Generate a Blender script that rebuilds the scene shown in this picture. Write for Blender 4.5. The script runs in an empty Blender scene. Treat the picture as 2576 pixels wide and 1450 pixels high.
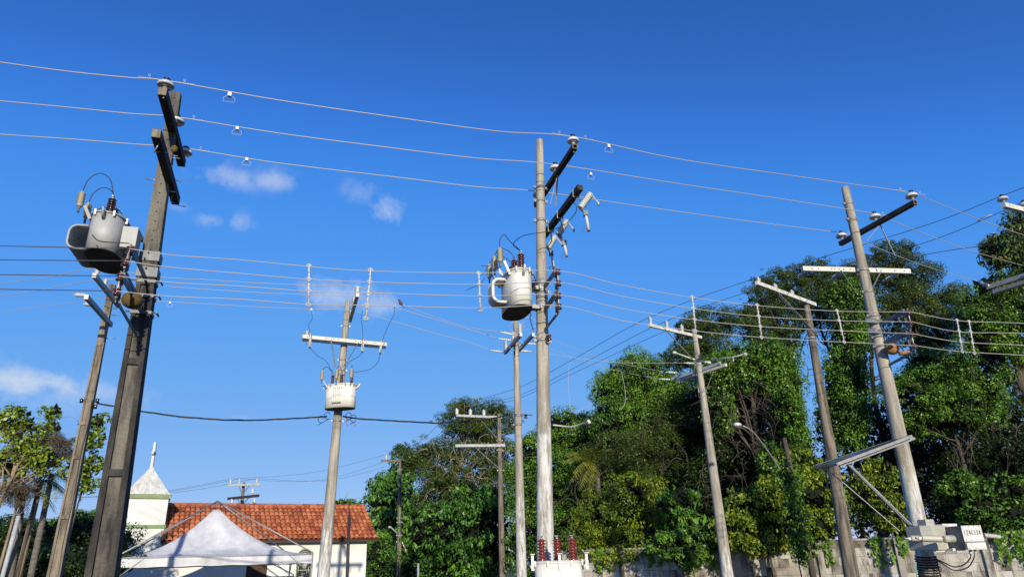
import bpy, math, random
import numpy as np
from mathutils import Vector, Matrix
rnd = random.Random(7)
R_ = math.radians
scene = bpy.context.scene
COL = scene.collection

# ------------------------------------------------------------------ camera
CAMZ = 1.6
PITCH, ROLL, FPX = R_(21.6), R_(1.8), 1750.0      # focal length in units of a 2575 px wide frame
FW = Vector((0, math.cos(PITCH), math.sin(PITCH)))
U0 = Vector((0, -math.sin(PITCH), math.cos(PITCH)))
R0 = Vector((1, 0, 0))
RT = R0*math.cos(ROLL) - U0*math.sin(ROLL)
UP = U0*math.cos(ROLL) + R0*math.sin(ROLL)
CP = Vector((0, 0, CAMZ))
cam = bpy.data.cameras.new('camera'); camo = bpy.data.objects.new('camera', cam); COL.objects.link(camo)
cam.sensor_width = 36; cam.lens = 36*FPX/2575; cam.clip_end = 3000; cam.clip_start = .05
M3 = Matrix((RT, UP, -FW)).transposed()
camo.matrix_world = Matrix.Translation(CP) @ M3.to_4x4()
scene.camera = camo

# ------------------------------------------------------------------ world + sun
SUN_AZ, SUN_EL = R_(167), R_(16)     # azimuth clockwise from +Y
SDIR = Vector((math.sin(SUN_AZ)*math.cos(SUN_EL), math.cos(SUN_AZ)*math.cos(SUN_EL), math.sin(SUN_EL)))
world = bpy.data.worlds.new('World'); scene.world = world; world.use_nodes = True
wt = world.node_tree; wn = wt.nodes; wl = wt.links
bg = wn['Background']; SKY_STRENGTH = 0.12
sky = wn.new('ShaderNodeTexSky'); sky.sky_type = 'NISHITA'; sky.sun_disc = False
sky.sun_elevation = SUN_EL; sky.sun_rotation = SUN_AZ; sky.air_density = .7; sky.dust_density = .1; sky.ozone_density = 6
g1 = wn.new('ShaderNodeVectorMath'); g1.operation = 'SCALE'; g1.inputs['Scale'].default_value = SKY_STRENGTH; wl.new(sky.outputs[0], g1.inputs[0])
cv = wn.new('ShaderNodeRGBCurve')          # one tone response for the whole sky, as the phone renders blue
for ch, pts in ((0, [(.034, .029), (.066, .083), (.19, .25)]), (1, [(.086, .127), (.164, .305), (.46, .48), (.8, .64)]), (2, [(.225, .455), (.395, .84), (.7, .87)])):
    c_ = cv.mapping.curves[ch]
    for q in pts: c_.points.new(*q)
    if ch: c_.points[-1].location = (1, .75 if ch == 1 else .90)
cv.mapping.update(); wl.new(g1.outputs[0], cv.inputs['Color'])
hs = wn.new('ShaderNodeVectorMath'); hs.operation = 'SCALE'; hs.inputs['Scale'].default_value = 1/SKY_STRENGTH; wl.new(cv.outputs[0], hs.inputs[0])
bg.inputs['Strength'].default_value = SKY_STRENGTH

def pixdir(x, y):
    return (FW + RT*((x-1287.5)/FPX) + UP*((725-y)/FPX)).normalized()

def wmath(op, a, b=None, clamp=False):
    n = wn.new('ShaderNodeMath'); n.operation = op; n.use_clamp = clamp
    for i, v in enumerate((a, b)):
        if v is None: continue
        if isinstance(v, (int, float)): n.inputs[i].default_value = v
        else: wl.new(v, n.inputs[i])
    return n.outputs[0]
tc = wn.new('ShaderNodeTexCoord')
nz = wn.new('ShaderNodeTexNoise'); nz.inputs['Scale'].default_value = 11; nz.inputs['Detail'].default_value = 9; nz.inputs['Roughness'].default_value = .62; nz.inputs['Distortion'].default_value = .7
wl.new(tc.outputs['Generated'], nz.inputs['Vector'])
nz2 = wn.new('ShaderNodeTexNoise'); nz2.inputs['Scale'].default_value = 42; nz2.inputs['Detail'].default_value = 6; nz2.inputs['Roughness'].default_value = .62
wl.new(tc.outputs['Generated'], nz2.inputs['Vector'])
acc = None
# low fair-weather clouds: direction, half sizes in radians, tilt, density
for (x, y, rx, ry, dens) in [(570, 445, 70, 30, .55), (690, 455, 62, 26, .6), (975, 528, 50, 40, .75), (905, 480, 50, 38, .35),
                             (530, 552, 40, 17, .45), (603, 562, 32, 28, .5), (842, 735, 95, 42, .8), (955, 765, 60, 34, .55),
                             (85, 962, 165, 38, .95), (150, 985, 70, 55, .5), (445, 520, 30, 14, .25), (610, 1050, 40, 12, .3)]:
    d = pixdir(x, y)
    r = Vector((0, 0, 1)).cross(d) * -1; r.normalize(); u = r.cross(d); 
    if u.z < 0: u = -u
    def dotn(v):
        n = wn.new('ShaderNodeVectorMath'); n.operation = 'DOT_PRODUCT'; wl.new(tc.outputs['Generated'], n.inputs[0]); n.inputs[1].default_value = v
        return n.outputs['Value']
    a = wmath('DIVIDE', dotn(r), rx/FPX*1.0); b = wmath('DIVIDE', wmath('SUBTRACT', dotn(u), 0.0), ry/FPX*1.0)
    q = wmath('SQRT', wmath('ADD', wmath('MULTIPLY', a, a), wmath('MULTIPLY', b, b)))
    f = wmath('GREATER_THAN', dotn(d), 0.0)
    m = wmath('MULTIPLY', wmath('SUBTRACT', 1.15, q, True), f)
    nn = wmath('ADD', wmath('MULTIPLY', wmath('SUBTRACT', nz.outputs[0], .50), 4.2), wmath('MULTIPLY', wmath('SUBTRACT', nz2.outputs[0], .5), 1.6))
    m = wmath('ADD', m, wmath('MULTIPLY', nn, 1.0))
    m = wmath('MULTIPLY', wmath('SUBTRACT', m, .12), .85, True)
    e = wmath('MULTIPLY', wmath('SUBTRACT', 1.75, q), .85, True)
    m = wmath('MULTIPLY', wmath('MULTIPLY', wmath('MULTIPLY', m, e), f), dens*.62)
    acc = m if acc is None else wmath('MAXIMUM', acc, m)
cm = wn.new('ShaderNodeMix'); cm.data_type = 'RGBA'
wl.new(acc, cm.inputs[0]); wl.new(hs.outputs[0], cm.inputs[6]); cm.inputs[7].default_value = (6.6, 6.8, 7.0, 1)
wl.new(cm.outputs[2], bg.inputs['Color'])

sl = bpy.data.lights.new('sun', 'SUN'); sl.energy = 5.0; sl.angle = R_(.53); sl.color = (1, .91, .76)
so = bpy.data.objects.new('sun', sl); COL.objects.link(so)
so.rotation_euler = SDIR.to_track_quat('Z', 'Y').to_euler(); so.location = SDIR*60
vs = scene.view_settings; vs.view_transform = 'Standard'; vs.look = 'None'; vs.exposure = 0.0; vs.gamma = 1; vs.use_curve_mapping = False
scene.render.resolution_x, scene.render.resolution_y = 1024, 576

# ------------------------------------------------------------------ placing helpers (rays from the survey camera, world metres)
def ray(x, y): return FW + RT*((x-1287.5)/FPX) + UP*((725-y)/FPX)
def at(x, y, Y):
    d = ray(x, y); return CP + d*(Y/d.y)
def atz(x, y, z):
    d = ray(x, y); return CP + d*((z-CAMZ)/d.z)
def mpp(v):                                  # metres per picture unit at a point
    return (v-CP).dot(FW)/FPX
def atplane(x, y, a, b):                      # on the vertical plane through a and b
    n = Vector((b.y-a.y, -(b.x-a.x), 0)); d = ray(x, y)
    return CP + d*((a-CP).dot(n)/d.dot(n))

# ------------------------------------------------------------------ mesh builder
class MB:
    def __init__(s, mat=None): s.v = []; s.f = []; s.sm = []; s.M = mat
    def add(s, vs_, fs, smooth=False):
        o = len(s.v)
        for p in vs_:
            p = Vector(p); s.v.append(s.M @ p if s.M else p)
        for f in fs: s.f.append([o+i for i in f]); s.sm.append(smooth)
        return s
    def box(s, c, size, ax=None, taper=1.0):
        c = Vector(c); X, Y, Z = ax or (Vector((1, 0, 0)), Vector((0, 1, 0)), Vector((0, 0, 1)))
        hx, hy, hz = size[0]/2, size[1]/2, size[2]/2; V = []
        for k in (-1, 1):
            t = taper if k > 0 else 1
            for a, b in ((-1, -1), (1, -1), (1, 1), (-1, 1)): V.append(c + X*(a*hx*t) + Y*(b*hy*t) + Z*(k*hz))
        return s.add(V, [(0, 3, 2, 1), (4, 5, 6, 7), (0, 1, 5, 4), (1, 2, 6, 5), (2, 3, 7, 6), (3, 0, 4, 7)])
    def beam(s, a, b, w, h, up=None):         # rectangular bar from a to b
        a, b = Vector(a), Vector(b); d = (b-a); L = d.length; d.normalize()
        up = Vector(up) if up else Vector((0, 0, 1))
        if abs(d.dot(up)) > .98: up = Vector((1, 0, 0))
        x = d.cross(up).normalized(); z = x.cross(d).normalized()
        return s.box((a+b)/2, (w, L, h), (x, d, z))
    def tube(s, pts, r, n=8, caps=True, smooth=True):
        pts = [Vector(p) for p in pts]; rs = r if isinstance(r, (list, tuple)) else [r]*len(pts)
        V = []; F_ = []; pu = None
        for i, p in enumerate(pts):
            t = (pts[min(i+1, len(pts)-1)] - pts[max(i-1, 0)])
            t = t.normalized() if t.length > 1e-9 else Vector((0, 0, 1))
            if pu is None:
                pu = t.orthogonal().normalized()
            pu = (pu - t*pu.dot(t)); pu = pu.normalized() if pu.length > 1e-6 else t.orthogonal().normalized()
            w = t.cross(pu)
            for k in range(n):
                a = 2*math.pi*k/n; V.append(p + (pu*math.cos(a) + w*math.sin(a))*rs[i])
        for i in range(len(pts)-1):
            for k in range(n):
                k2 = (k+1) % n; F_.append((i*n+k, i*n+k2, (i+1)*n+k2, (i+1)*n+k))
        s.add(V, F_, smooth)
        if caps:
            o = len(s.v)-len(V); s.f.append([o+k for k in range(n)][::-1]); s.sm.append(False)
            e = o+(len(pts)-1)*n; s.f.append([e+k for k in range(n)]); s.sm.append(False)
        return s
    def lathe(s, c, axis, prof, n=14, sx=1.0):        # prof: (distance along axis, radius)
        c = Vector(c); ax = Vector(axis).normalized(); x = ax.orthogonal().normalized()
        if abs(ax.z) > .9: x = (Vector((1, 0, 0)) - ax*ax.x).normalized()
        y = ax.cross(x); V = []; F_ = []
        for (h, r) in prof:
            for k in range(n):
                a = 2*math.pi*k/n; V.append(c + ax*h + x*(math.cos(a)*r*sx) + y*(math.sin(a)*r))
        m = len(prof)
        for i in range(m-1):
            for k in range(n):
                k2 = (k+1) % n; F_.append((i*n+k, i*n+k2, (i+1)*n+k2, (i+1)*n+k))
        s.add(V, F_, True)
        o = len(s.v)-len(V); s.f.append([o+k for k in range(n)][::-1]); s.sm.append(False)
        s.f.append([o+(m-1)*n+k for k in range(n)]); s.sm.append(False)
        return s

def link(name, me, parent=None, label=None, kind=None):
    o = bpy.data.objects.new(name, me); COL.objects.link(o)
    if parent: o.parent = parent
    if label: o['label'] = label
    if kind: o['kind'] = kind
    return o
ORG = {}
def origin(p):
    while p is not None and p.name not in ORG: p = p.parent
    return ORG[p.name] if p is not None else Vector((0, 0, 0))
def obj(name, mb, mat, parent=None, label=None, kind=None):
    me = bpy.data.meshes.new(name); o0 = origin(parent)
    me.from_pydata([tuple(v-o0) for v in mb.v], [], mb.f)
    me.polygons.foreach_set('use_smooth', mb.sm); me.materials.append(mat); me.update()
    return link(name, me, parent, label, kind)
def thing(name, label, cat, loc, group=None):
    o = bpy.data.objects.new(name, None); COL.objects.link(o); o.location = loc; o.empty_display_size = .2
    o['label'] = label; o['category'] = cat
    if group: o['group'] = group
    ORG[o.name] = Vector(loc); return o
def solo(name, mb, mat, label, cat, group=None, kind=None):        # a thing that is one mesh
    c = sum(mb.v, Vector())/len(mb.v); me = bpy.data.meshes.new(name)
    me.from_pydata([tuple(v-c) for v in mb.v], [], mb.f); me.polygons.foreach_set('use_smooth', mb.sm); me.materials.append(mat)
    o = link(name, me); o.location = c
    if label: o['label'] = label
    if cat: o['category'] = cat
    if group: o['group'] = group
    if kind: o['kind'] = kind
    return o

# ------------------------------------------------------------------ materials
def mat(name, col, rough=.7, metal=0, spec=.5, coat=0):
    m = bpy.data.materials.new(name); m.use_nodes = True; b = m.node_tree.nodes['Principled BSDF']
    b.inputs['Base Color'].default_value = (*col, 1); b.inputs['Roughness'].default_value = rough; b.inputs['Metallic'].default_value = metal
    b.inputs['Specular IOR Level'].default_value = spec; b.inputs['Coat Weight'].default_value = coat
    return m
def weather(name, c1, c2, scale=(3, 3, 3), lo=.35, hi=.7, rough=.8, metal=0, bump=.3, c3=None, detail=8, spot=0.0, spec=.4, grain=.5):
    m = mat(name, c1, rough, metal, spec); nt = m.node_tree; n = nt.nodes; L = nt.links; b = n['Principled BSDF']
    t = n.new('ShaderNodeTexCoord'); mp = n.new('ShaderNodeMapping'); mp.inputs['Scale'].default_value = scale
    g = n.new('ShaderNodeNewGeometry')
    L.new(g.outputs['Position'], mp.inputs['Vector'])
    no = n.new('ShaderNodeTexNoise'); no.inputs['Scale'].default_value = 1; no.inputs['Detail'].default_value = detail; no.inputs['Roughness'].default_value = .65
    L.new(mp.outputs[0], no.inputs['Vector'])
    cr = n.new('ShaderNodeValToRGB'); cr.color_ramp.elements[0].position = lo; cr.color_ramp.elements[1].position = hi
    cr.color_ramp.elements[0].color = (*c2, 1); cr.color_ramp.elements[1].color = (*c1, 1)
    L.new(no.outputs[0], cr.inputs[0]); out = cr.outputs[0]
    n2 = n.new('ShaderNodeTexNoise'); n2.inputs['Scale'].default_value = 38; n2.inputs['Detail'].default_value = 5; n2.inputs['Roughness'].default_value = .7
    L.new(g.outputs['Position'], n2.inputs['Vector'])
    mx = n.new('ShaderNodeMix'); mx.data_type = 'RGBA'; mx.blend_type = 'MULTIPLY'; mx.inputs[0].default_value = grain
    r2 = n.new('ShaderNodeValToRGB'); r2.color_ramp.elements[0].position = .3; r2.color_ramp.elements[1].position = .62
    r2.color_ramp.elements[0].color = (.55, .52, .48, 1) if spot == 0 else (.25, .23, .2, 1); r2.color_ramp.elements[1].color = (1, 1, 1, 1)
    L.new(n2.outputs[0], r2.inputs[0]); L.new(out, mx.inputs[6]); L.new(r2.outputs[0], mx.inputs[7]); out = mx.outputs[2]
    if c3 is not None:
        n3 = n.new('ShaderNodeTexNoise'); n3.inputs['Scale'].default_value = 1.3; n3.inputs['Detail'].default_value = 3
        L.new(g.outputs['Position'], n3.inputs['Vector']); r3 = n.new('ShaderNodeValToRGB')
        r3.color_ramp.elements[0].position = .48; r3.color_ramp.elements[1].position = .66
        L.new(n3.outputs[0], r3.inputs[0]); m3 = n.new('ShaderNodeMix'); m3.data_type = 'RGBA'; m3.inputs[7].default_value = (*c3, 1)
        L.new(r3.outputs[0], m3.inputs[0]); L.new(out, m3.inputs[6]); out = m3.outputs[2]
    L.new(out, b.inputs['Base Color'])
    if bump:
        bp = n.new('ShaderNodeBump'); bp.inputs['Strength'].default_value = bump; bp.inputs['Distance'].default_value = .01
        L.new(n2.outputs[0], bp.inputs['Height']); L.new(bp.outputs[0], b.inputs['Normal'])
    return m
def limewash(name, zc, ragged=.5):
    """concrete pole, limewashed below about zc metres, the wash worn off in streaks"""
    m = weather(name, (.47, .43, .34), (.20, .18, .145), (11, 11, .9), .34, .62, .9, bump=.5, grain=.6)
    nt = m.node_tree; n = nt.nodes; L = nt.links; b = n['Principled BSDF']
    src = b.inputs['Base Color'].links[0].from_socket
    g = n.new('ShaderNodeNewGeometry'); sx = n.new('ShaderNodeSeparateXYZ'); L.new(g.outputs['Position'], sx.inputs[0])
    mp = n.new('ShaderNodeMapping'); mp.inputs['Scale'].default_value = (14, 14, 2.4); L.new(g.outputs['Position'], mp.inputs[0])
    no = n.new('ShaderNodeTexNoise'); no.inputs['Scale'].default_value = 1; no.inputs['Detail'].default_value = 9; no.inputs['Roughness'].default_value = .7; L.new(mp.outputs[0], no.inputs[0])
    def ma(op, a, c, cl=False):
        k = n.new('ShaderNodeMath'); k.operation = op; k.use_clamp = cl
        for i, v in enumerate((a, c)):
            if isinstance(v, (int, float)): k.inputs[i].default_value = v
            else: L.new(v, k.inputs[i])
        return k.outputs[0]
    h = ma('MULTIPLY', ma('SUBTRACT', zc, sx.outputs['Z']), 1.6, True)
    w = ma('MULTIPLY', ma('SUBTRACT', ma('ADD', ma('MULTIPLY', h, .17), no.outputs[0]), .60), 7.0, True)
    mx = n.new('ShaderNodeMix'); mx.data_type = 'RGBA'; L.new(w, mx.inputs[0]); L.new(src, mx.inputs[6]); mx.inputs[7].default_value = (.60, .60, .56, 1)
    L.new(mx.outputs[2], b.inputs['Base Color'])
    return m
M = {}
M['concrete'] = weather('grey_concrete', (.46, .42, .34), (.15, .135, .11), (9, 9, .9), .34, .66, .9, bump=.5)
M['concrete_warm'] = weather('brown_grey_concrete', (.29, .245, .18), (.07, .06, .045), (9, 9, .9), .36, .62, .9, bump=.5, spot=1)
M['concrete_old'] = weather('weathered_dark_concrete', (.20, .185, .15), (.035, .032, .028), (3.2, 3.2, .6), .42, .64, .95, bump=.8, spot=1)
M['concrete_flange'] = weather('near_black_concrete_edge', (.085, .078, .066), (.022, .021, .019), (5, 5, 1.5), .35, .7, .95, bump=.8, spot=1)  # flanges and ribs much darker than the web
M['lime_b'] = limewash('limewashed_concrete_centre', 4.3); M['lime_c'] = limewash('limewashed_concrete_right', 3.7)
M['lime_f'] = limewash('limewashed_concrete_slim', 4.0); M['lime_e'] = limewash('limewashed_concrete_mid', 3.2)
M['lime_h'] = limewash('limewashed_concrete_far', 2.1)
M['wood_dark'] = weather('dark_weathered_beam', (.065, .045, .035), (.018, .014, .012), (5, 5, 5), .3, .7, .85, bump=.6)
M['galv'] = weather('galvanised_steel', (.42, .42, .40), (.26, .26, .25), (6, 6, 6), .3, .7, .5, .35, bump=.15)
M['galv_dark'] = weather('dull_galvanised_steel', (.20, .215, .22), (.10, .105, .11), (5, 5, 5), .3, .7, .55, .3, bump=.15)
M['steel'] = weather('bright_bolt_steel', (.55, .53, .47), (.3, .29, .26), (9, 9, 9), .3, .7, .4, .5, bump=.1)
M['white_arm'] = weather('off_white_painted_beam', (.66, .65, .57), (.50, .49, .42), (4, 4, 4), .3, .62, .6, bump=.1, grain=.2)
M['grey_arm'] = weather('pale_grey_beam', (.46, .48, .48), (.3, .31, .32), (4, 4, 4), .3, .62, .6, bump=.15)
M['porc'] = mat('grey_porcelain', (.50, .53, .52), .22, 0, .5, .4)
M['porc_white'] = mat('light_grey_porcelain', (.62, .63, .60), .25, 0, .5, .4)
M['porc_tan'] = mat('tan_polymer_sheds', (.36, .33, .24), .4)
M['porc_brown'] = mat('brown_glazed_porcelain', (.075, .016, .010), .14, 0, .6, .6)
M['porc_dark'] = mat('near_black_glazed_porcelain', (.022, .011, .010), .18, 0, .6, .5)
M['dark_cap'] = mat('black_insulator_head', (.012, .012, .014), .3)
M['tank'] = weather('pale_grey_tank_paint', (.72, .715, .64), (.50, .48, .40), (5, 5, .7), .30, .48, .38, bump=0, grain=.12)
M['tank_old'] = weather('faded_grey_tank_paint', (.42, .43, .41), (.25, .25, .23), (2.5, 2.5, 1), .3, .66, .5, bump=0, grain=.12)
M['tank_under'] = weather('shade_dark_tank_underside', (.11, .105, .085), (.04, .038, .03), (7, 7, 7), .3, .7, .8, bump=.1)  # shade under the tank put into the base plate's dark colour
M['tan_end'] = weather('tan_cut_end', (.35, .26, .13), (.12, .07, .04), (20, 20, 20), .3, .7, .8)  # tan rims on the near ends of the hollow beams
M['wire'] = mat('aluminium_wire', (.42, .40, .36), .5, .2)
M['wire_pale'] = mat('pale_sheathed_wire', (.40, .385, .35), .6)
M['wire_dark'] = mat('dark_conductor', (.05, .05, .055), .6)
M['cable'] = mat('black_cable', (.012, .012, .013), .5)
M['tie'] = mat('white_plastic_tie', (.52, .52, .50), .5)
M['red'] = mat('red_wire_end', (.45, .04, .03), .5)
M['green_wire'] = mat('green_earth_wire', (.06, .30, .24), .5)
M['nest'] = weather('clay_nest', (.48, .25, .085), (.30, .14, .05), (14, 14, 14), .3, .7, .95, bump=1)
M['nest_straw'] = weather('straw_nest', (.20, .13, .035), (.08, .05, .015), (25, 25, 25), .3, .7, .95, bump=1)
M['black'] = mat('painted_hole_black', (.008, .008, .008), .9)  # flat black painted for the dark inside holes and the nest entrance
M['wall_white'] = weather('white_limewashed_wall', (.74, .74, .69), (.62, .61, .55), (.9, .9, .5), .25, .6, .9, bump=.1, grain=.1)
M['spire'] = weather('streaked_white_cement', (.66, .66, .60), (.36, .36, .32), (6, 6, .5), .34, .60, .9, bump=.2, grain=.15)
M['green_trim'] = weather('sage_green_paint', (.27, .37, .19), (.17, .24, .12), (2, 2, 2), .3, .7, .8)
M['glass_dark'] = mat('dark_window_glass', (.02, .022, .025), .1)
M['canvas'] = weather('soiled_white_canvas', (.68, .68, .68), (.46, .46, .48), (1.3, 1.3, .5), .36, .64, .75, bump=.1, grain=.2)
M['tile_bed'] = mat('terracotta_channel', (.10, .030, .015), .9)
M['post_dark'] = weather('dark_painted_post', (.045, .04, .04), (.02, .018, .018), (4, 4, 4), .3, .7, .6)
M['block'] = weather('stained_concrete_block', (.66, .62, .53), (.15, .13, .10), (2.3, 2.3, .6), .40, .53, .95, bump=.8, spot=1, c3=(.42, .39, .32), grain=.5)
M['block_b'] = weather('mossy_concrete_block', (.55, .51, .43), (.12, .105, .08), (2.6, 2.6, .7), .43, .58, .95, bump=.8, spot=1, c3=(.36, .33, .27), grain=.5)
M['mortar'] = weather('dark_mortar', (.34, .31, .25), (.07, .06, .05), (4, 4, 4), .3, .7, .95)
M['bark'] = weather('grey_brown_bark', (.13, .105, .075), (.05, .04, .03), (4, 4, 1.5), .3, .7, .95, bump=1)
M['bark_pale'] = weather('pale_tan_bark', (.42, .33, .22), (.20, .15, .10), (5, 5, 1.5), .3, .7, .95, bump=1)
M['palm_bark'] = weather('grey_palm_bark', (.22, .20, .17), (.09, .08, .07), (3, 3, 9), .3, .7, .95, bump=1)
M['asphalt'] = weather('asphalt', (.055, .055, .055), (.04, .04, .04), (2, 2, 2), .3, .7, .95)
M['lamp_glass'] = mat('smoky_lamp_bowl', (.10, .075, .06), .12, 0, .5, .5)
M['panel_cell'] = mat('blue_grey_solar_cells', (.03, .04, .06), .18)
M['panel_back'] = weather('white_panel_backsheet', (.60, .61, .60), (.45, .46, .45), (3, 3, 3), .3, .7, .6)
M['recl_front'] = weather('beige_grey_cabinet_paint', (.50, .49, .40), (.38, .37, .30), (5, 5, 5), .3, .7, .4)
M['recl_plate'] = weather('white_cabinet_door_paint', (.72, .72, .68), (.55, .55, .5), (5, 5, 5), .3, .6, .4)
M['recl_shed'] = mat('pale_ribbed_bushing', (.50, .46, .37), .35)
M['ink'] = mat('faded_black_lettering', (.05, .05, .05), .8)
M['bird'] = mat('brown_feathers', (.10, .06, .04), .9)

def tile_mat():
    m = mat('terracotta_tile', (.5, .14, .05), .85); nt = m.node_tree; n = nt.nodes; L = nt.links; b = n['Principled BSDF']
    oi = n.new('ShaderNodeObjectInfo'); g = n.new('ShaderNodeNewGeometry')
    cr = n.new('ShaderNodeValToRGB'); e = cr.color_ramp.elements
    e[0].color = (.25, .060, .024, 1); e[1].color = (.52, .175, .068, 1); e.new(.5).color = (.42, .12, .045, 1)
    L.new(oi.outputs['Random'], cr.inputs[0])
    no = n.new('ShaderNodeTexNoise'); no.inputs['Scale'].default_value = 2.2; no.inputs['Detail'].default_value = 8; no.inputs['Roughness'].default_value = .7; L.new(g.outputs['Position'], no.inputs[0])
    r2 = n.new('ShaderNodeValToRGB'); r2.color_ramp.elements[0].position = .36; r2.color_ramp.elements[1].position = .5
    r2.color_ramp.elements[0].color = (.35, .30, .27, 1); r2.color_ramp.elements[1].color = (1, 1, 1, 1); L.new(no.outputs[0], r2.inputs[0])
    mx = n.new('ShaderNodeMix'); mx.data_type = 'RGBA'; mx.blend_type = 'MULTIPLY'; mx.inputs[0].default_value = .8
    L.new(cr.outputs[0], mx.inputs[6]); L.new(r2.outputs[0], mx.inputs[7]); L.new(mx.outputs[2], b.inputs['Base Color'])
    return m
M['tile'] = tile_mat()

def leaf_mat(name, cols, rough=.40, trans=.16):
    m = bpy.data.materials.new(name); m.use_nodes = True; nt = m.node_tree; n = nt.nodes; L = nt.links; b = n['Principled BSDF']
    a = n.new('ShaderNodeAttribute'); a.attribute_name = 'tone'
    cr = n.new('ShaderNodeValToRGB'); e = cr.color_ramp.elements
    e[0].color = (*cols[0], 1); e[1].color = (*cols[-1], 1)
    for i, c in enumerate(cols[1:-1]): e.new((i+1)/(len(cols)-1)).color = (*c, 1)
    L.new(a.outputs['Fac'], cr.inputs[0]); L.new(cr.outputs[0], b.inputs['Base Color'])
    b.inputs['Roughness'].default_value = rough; b.inputs['Specular IOR Level'].default_value = .35
    t = n.new('ShaderNodeBsdfTranslucent'); ms = n.new('ShaderNodeMixShader'); ms.inputs[0].default_value = trans
    hv = n.new('ShaderNodeHueSaturation'); hv.inputs['Value'].default_value = 1.5; L.new(cr.outputs[0], hv.inputs['Color']); L.new(hv.outputs[0], t.inputs[0])
    L.new(b.outputs[0], ms.inputs[1]); L.new(t.outputs[0], ms.inputs[2]); L.new(ms.outputs[0], n['Material Output'].inputs[0])
    return m
LM = {
 'bright': leaf_mat('bright_yellow_green_leaves', [(0.070, 0.106, 0.010), (0.133, 0.200, 0.015), (0.219, 0.300, 0.020), (0.312, 0.350, 0.030)]),
 'mid': leaf_mat('mid_green_leaves', [(0.038, 0.092, 0.011), (0.075, 0.167, 0.016), (0.121, 0.255, 0.020), (0.215, 0.346, 0.029)]),
 'dark': leaf_mat('dark_green_shaded_leaves', [(0.011, 0.027, 0.005), (0.022, 0.047, 0.007), (0.035, 0.072, 0.008), (0.062, 0.101, 0.013)]),  # dark green lowered further: shade on the right-hand wood is in this colour
 'fine': leaf_mat('olive_fine_leaves', [(0.035, 0.053, 0.010), (0.051, 0.088, 0.011), (0.074, 0.127, 0.014), (0.109, 0.127, 0.024)]),
 'vine': leaf_mat('vine_leaves', [(0.036, 0.087, 0.010), (0.072, 0.164, 0.014), (0.126, 0.264, 0.020), (0.233, 0.364, 0.029)]),
 'big': leaf_mat('broad_green_leaves', [(0.032, 0.088, 0.014), (0.064, 0.170, 0.021), (0.103, 0.241, 0.025), (0.175, 0.290, 0.034)]),
 'bush': leaf_mat('yellowish_bush_leaves', [(0.051, 0.092, 0.008), (0.121, 0.192, 0.011), (0.210, 0.290, 0.014), (0.388, 0.352, 0.019)]),
 'chest': leaf_mat('yellowing_broad_leaves', [(0.028, 0.060, 0.015), (0.064, 0.112, 0.021), (0.140, 0.180, 0.033), (0.332, 0.240, 0.075)]),
 'inner': leaf_mat('deep_shade_leaves', [(.005, .010, .003), (.008, .017, .004), (.012, .024, .005)], .95, .05),  # shade inside the crowns and far wood painted as near-black leaves
 'dry': leaf_mat('dry_brown_twigs', [(0.080, 0.056, 0.032), (0.120, 0.088, 0.052), (0.160, 0.120, 0.072), (0.080, 0.096, 0.024)]),
 'palm': leaf_mat('palm_fronds', [(0.084, 0.108, 0.018), (0.156, 0.192, 0.024), (0.288, 0.288, 0.042), (0.432, 0.360, 0.072)]),
}

# ------------------------------------------------------------------ ground
def sheet(name, x0, x1, y0, y1, z, m):
    mb = MB(); mb.add([(x0, y0, z), (x1, y0, z), (x1, y1, z), (x0, y1, z)], [(0, 1, 2, 3)])
    return obj(name, mb, m, kind='structure')
gr = weather('rough_grass_ground', (.07, .09, .025), (.11, .085, .05), (.5, .5, .5), .35, .6, .95, bump=.5)
sheet('ground', -1200, 1200, -600, 1500, 0, gr)
sheet('road', -120, 40, -12, 26, .004, M['asphalt'])

# ------------------------------------------------------------------ vegetation
def unit(a): return a/np.maximum(np.linalg.norm(a, axis=1, keepdims=True), 1e-9)
def leaf_mesh(name, rng, C, N, L, W, droop=.4, tone=None, fold=.12):
    n = len(C); r = rng.normal(size=(n, 3)); r[:, 2] -= droop*2
    N = unit(N); T = unit(r - N*np.sum(r*N, 1, keepdims=True)); S = np.cross(N, T)
    L = (L*rng.uniform(.5, 1.5, (n, 1))); Wd = L*W
    V = np.stack([C-T*L*.5, C+S*Wd*.5+N*Wd*fold, C+T*L*.5-N*L*.05, C-S*Wd*.5+N*Wd*fold], 1).reshape(-1, 3)
    me = bpy.data.meshes.new(name); me.vertices.add(4*n); me.vertices.foreach_set('co', V.astype(np.float32).ravel())
    me.loops.add(4*n); me.loops.foreach_set('vertex_index', np.arange(4*n, dtype=np.int32))
    me.polygons.add(n); me.polygons.foreach_set('loop_start', np.arange(0, 4*n, 4, dtype=np.int32)); me.polygons.foreach_set('loop_total', np.full(n, 4, np.int32))
    me.update(calc_edges=True)
    t = tone if tone is not None else rng.uniform(0, 1, n)
    at_ = me.attributes.new('tone', 'FLOAT', 'FACE'); at_.data.foreach_set('value', np.clip(t, 0, 1).astype(np.float32))
    return me
STY = {  # leaf length, width ratio, droop, clump radius, coverage, filler coverage, flatten
 'bright': (.15, .62, .3, .42, 1.5, .3, .75), 'mid': (.12, .5, .4, .45, 1.5, .9, .7), 'dark': (.13, .5, .4, .5, 1.1, 1.0, .7),
 'fine': (.095, .5, .2, .42, 1.45, .12, .6), 'vine': (.125, .6, 1.0, .38, 1.6, 1.0, 1.5), 'big': (.30, .42, 1.1, .45, 1.5, 1.0, .6),
 'bush': (.14, .45, .7, .36, 1.5, .9, .7), 'chest': (.26, .36, 1.4, .45, 1.5, .5, .6), 'dry': (.22, .07, .1, .5, .8, 0, .7),
}
LEAVES = 0
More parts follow.
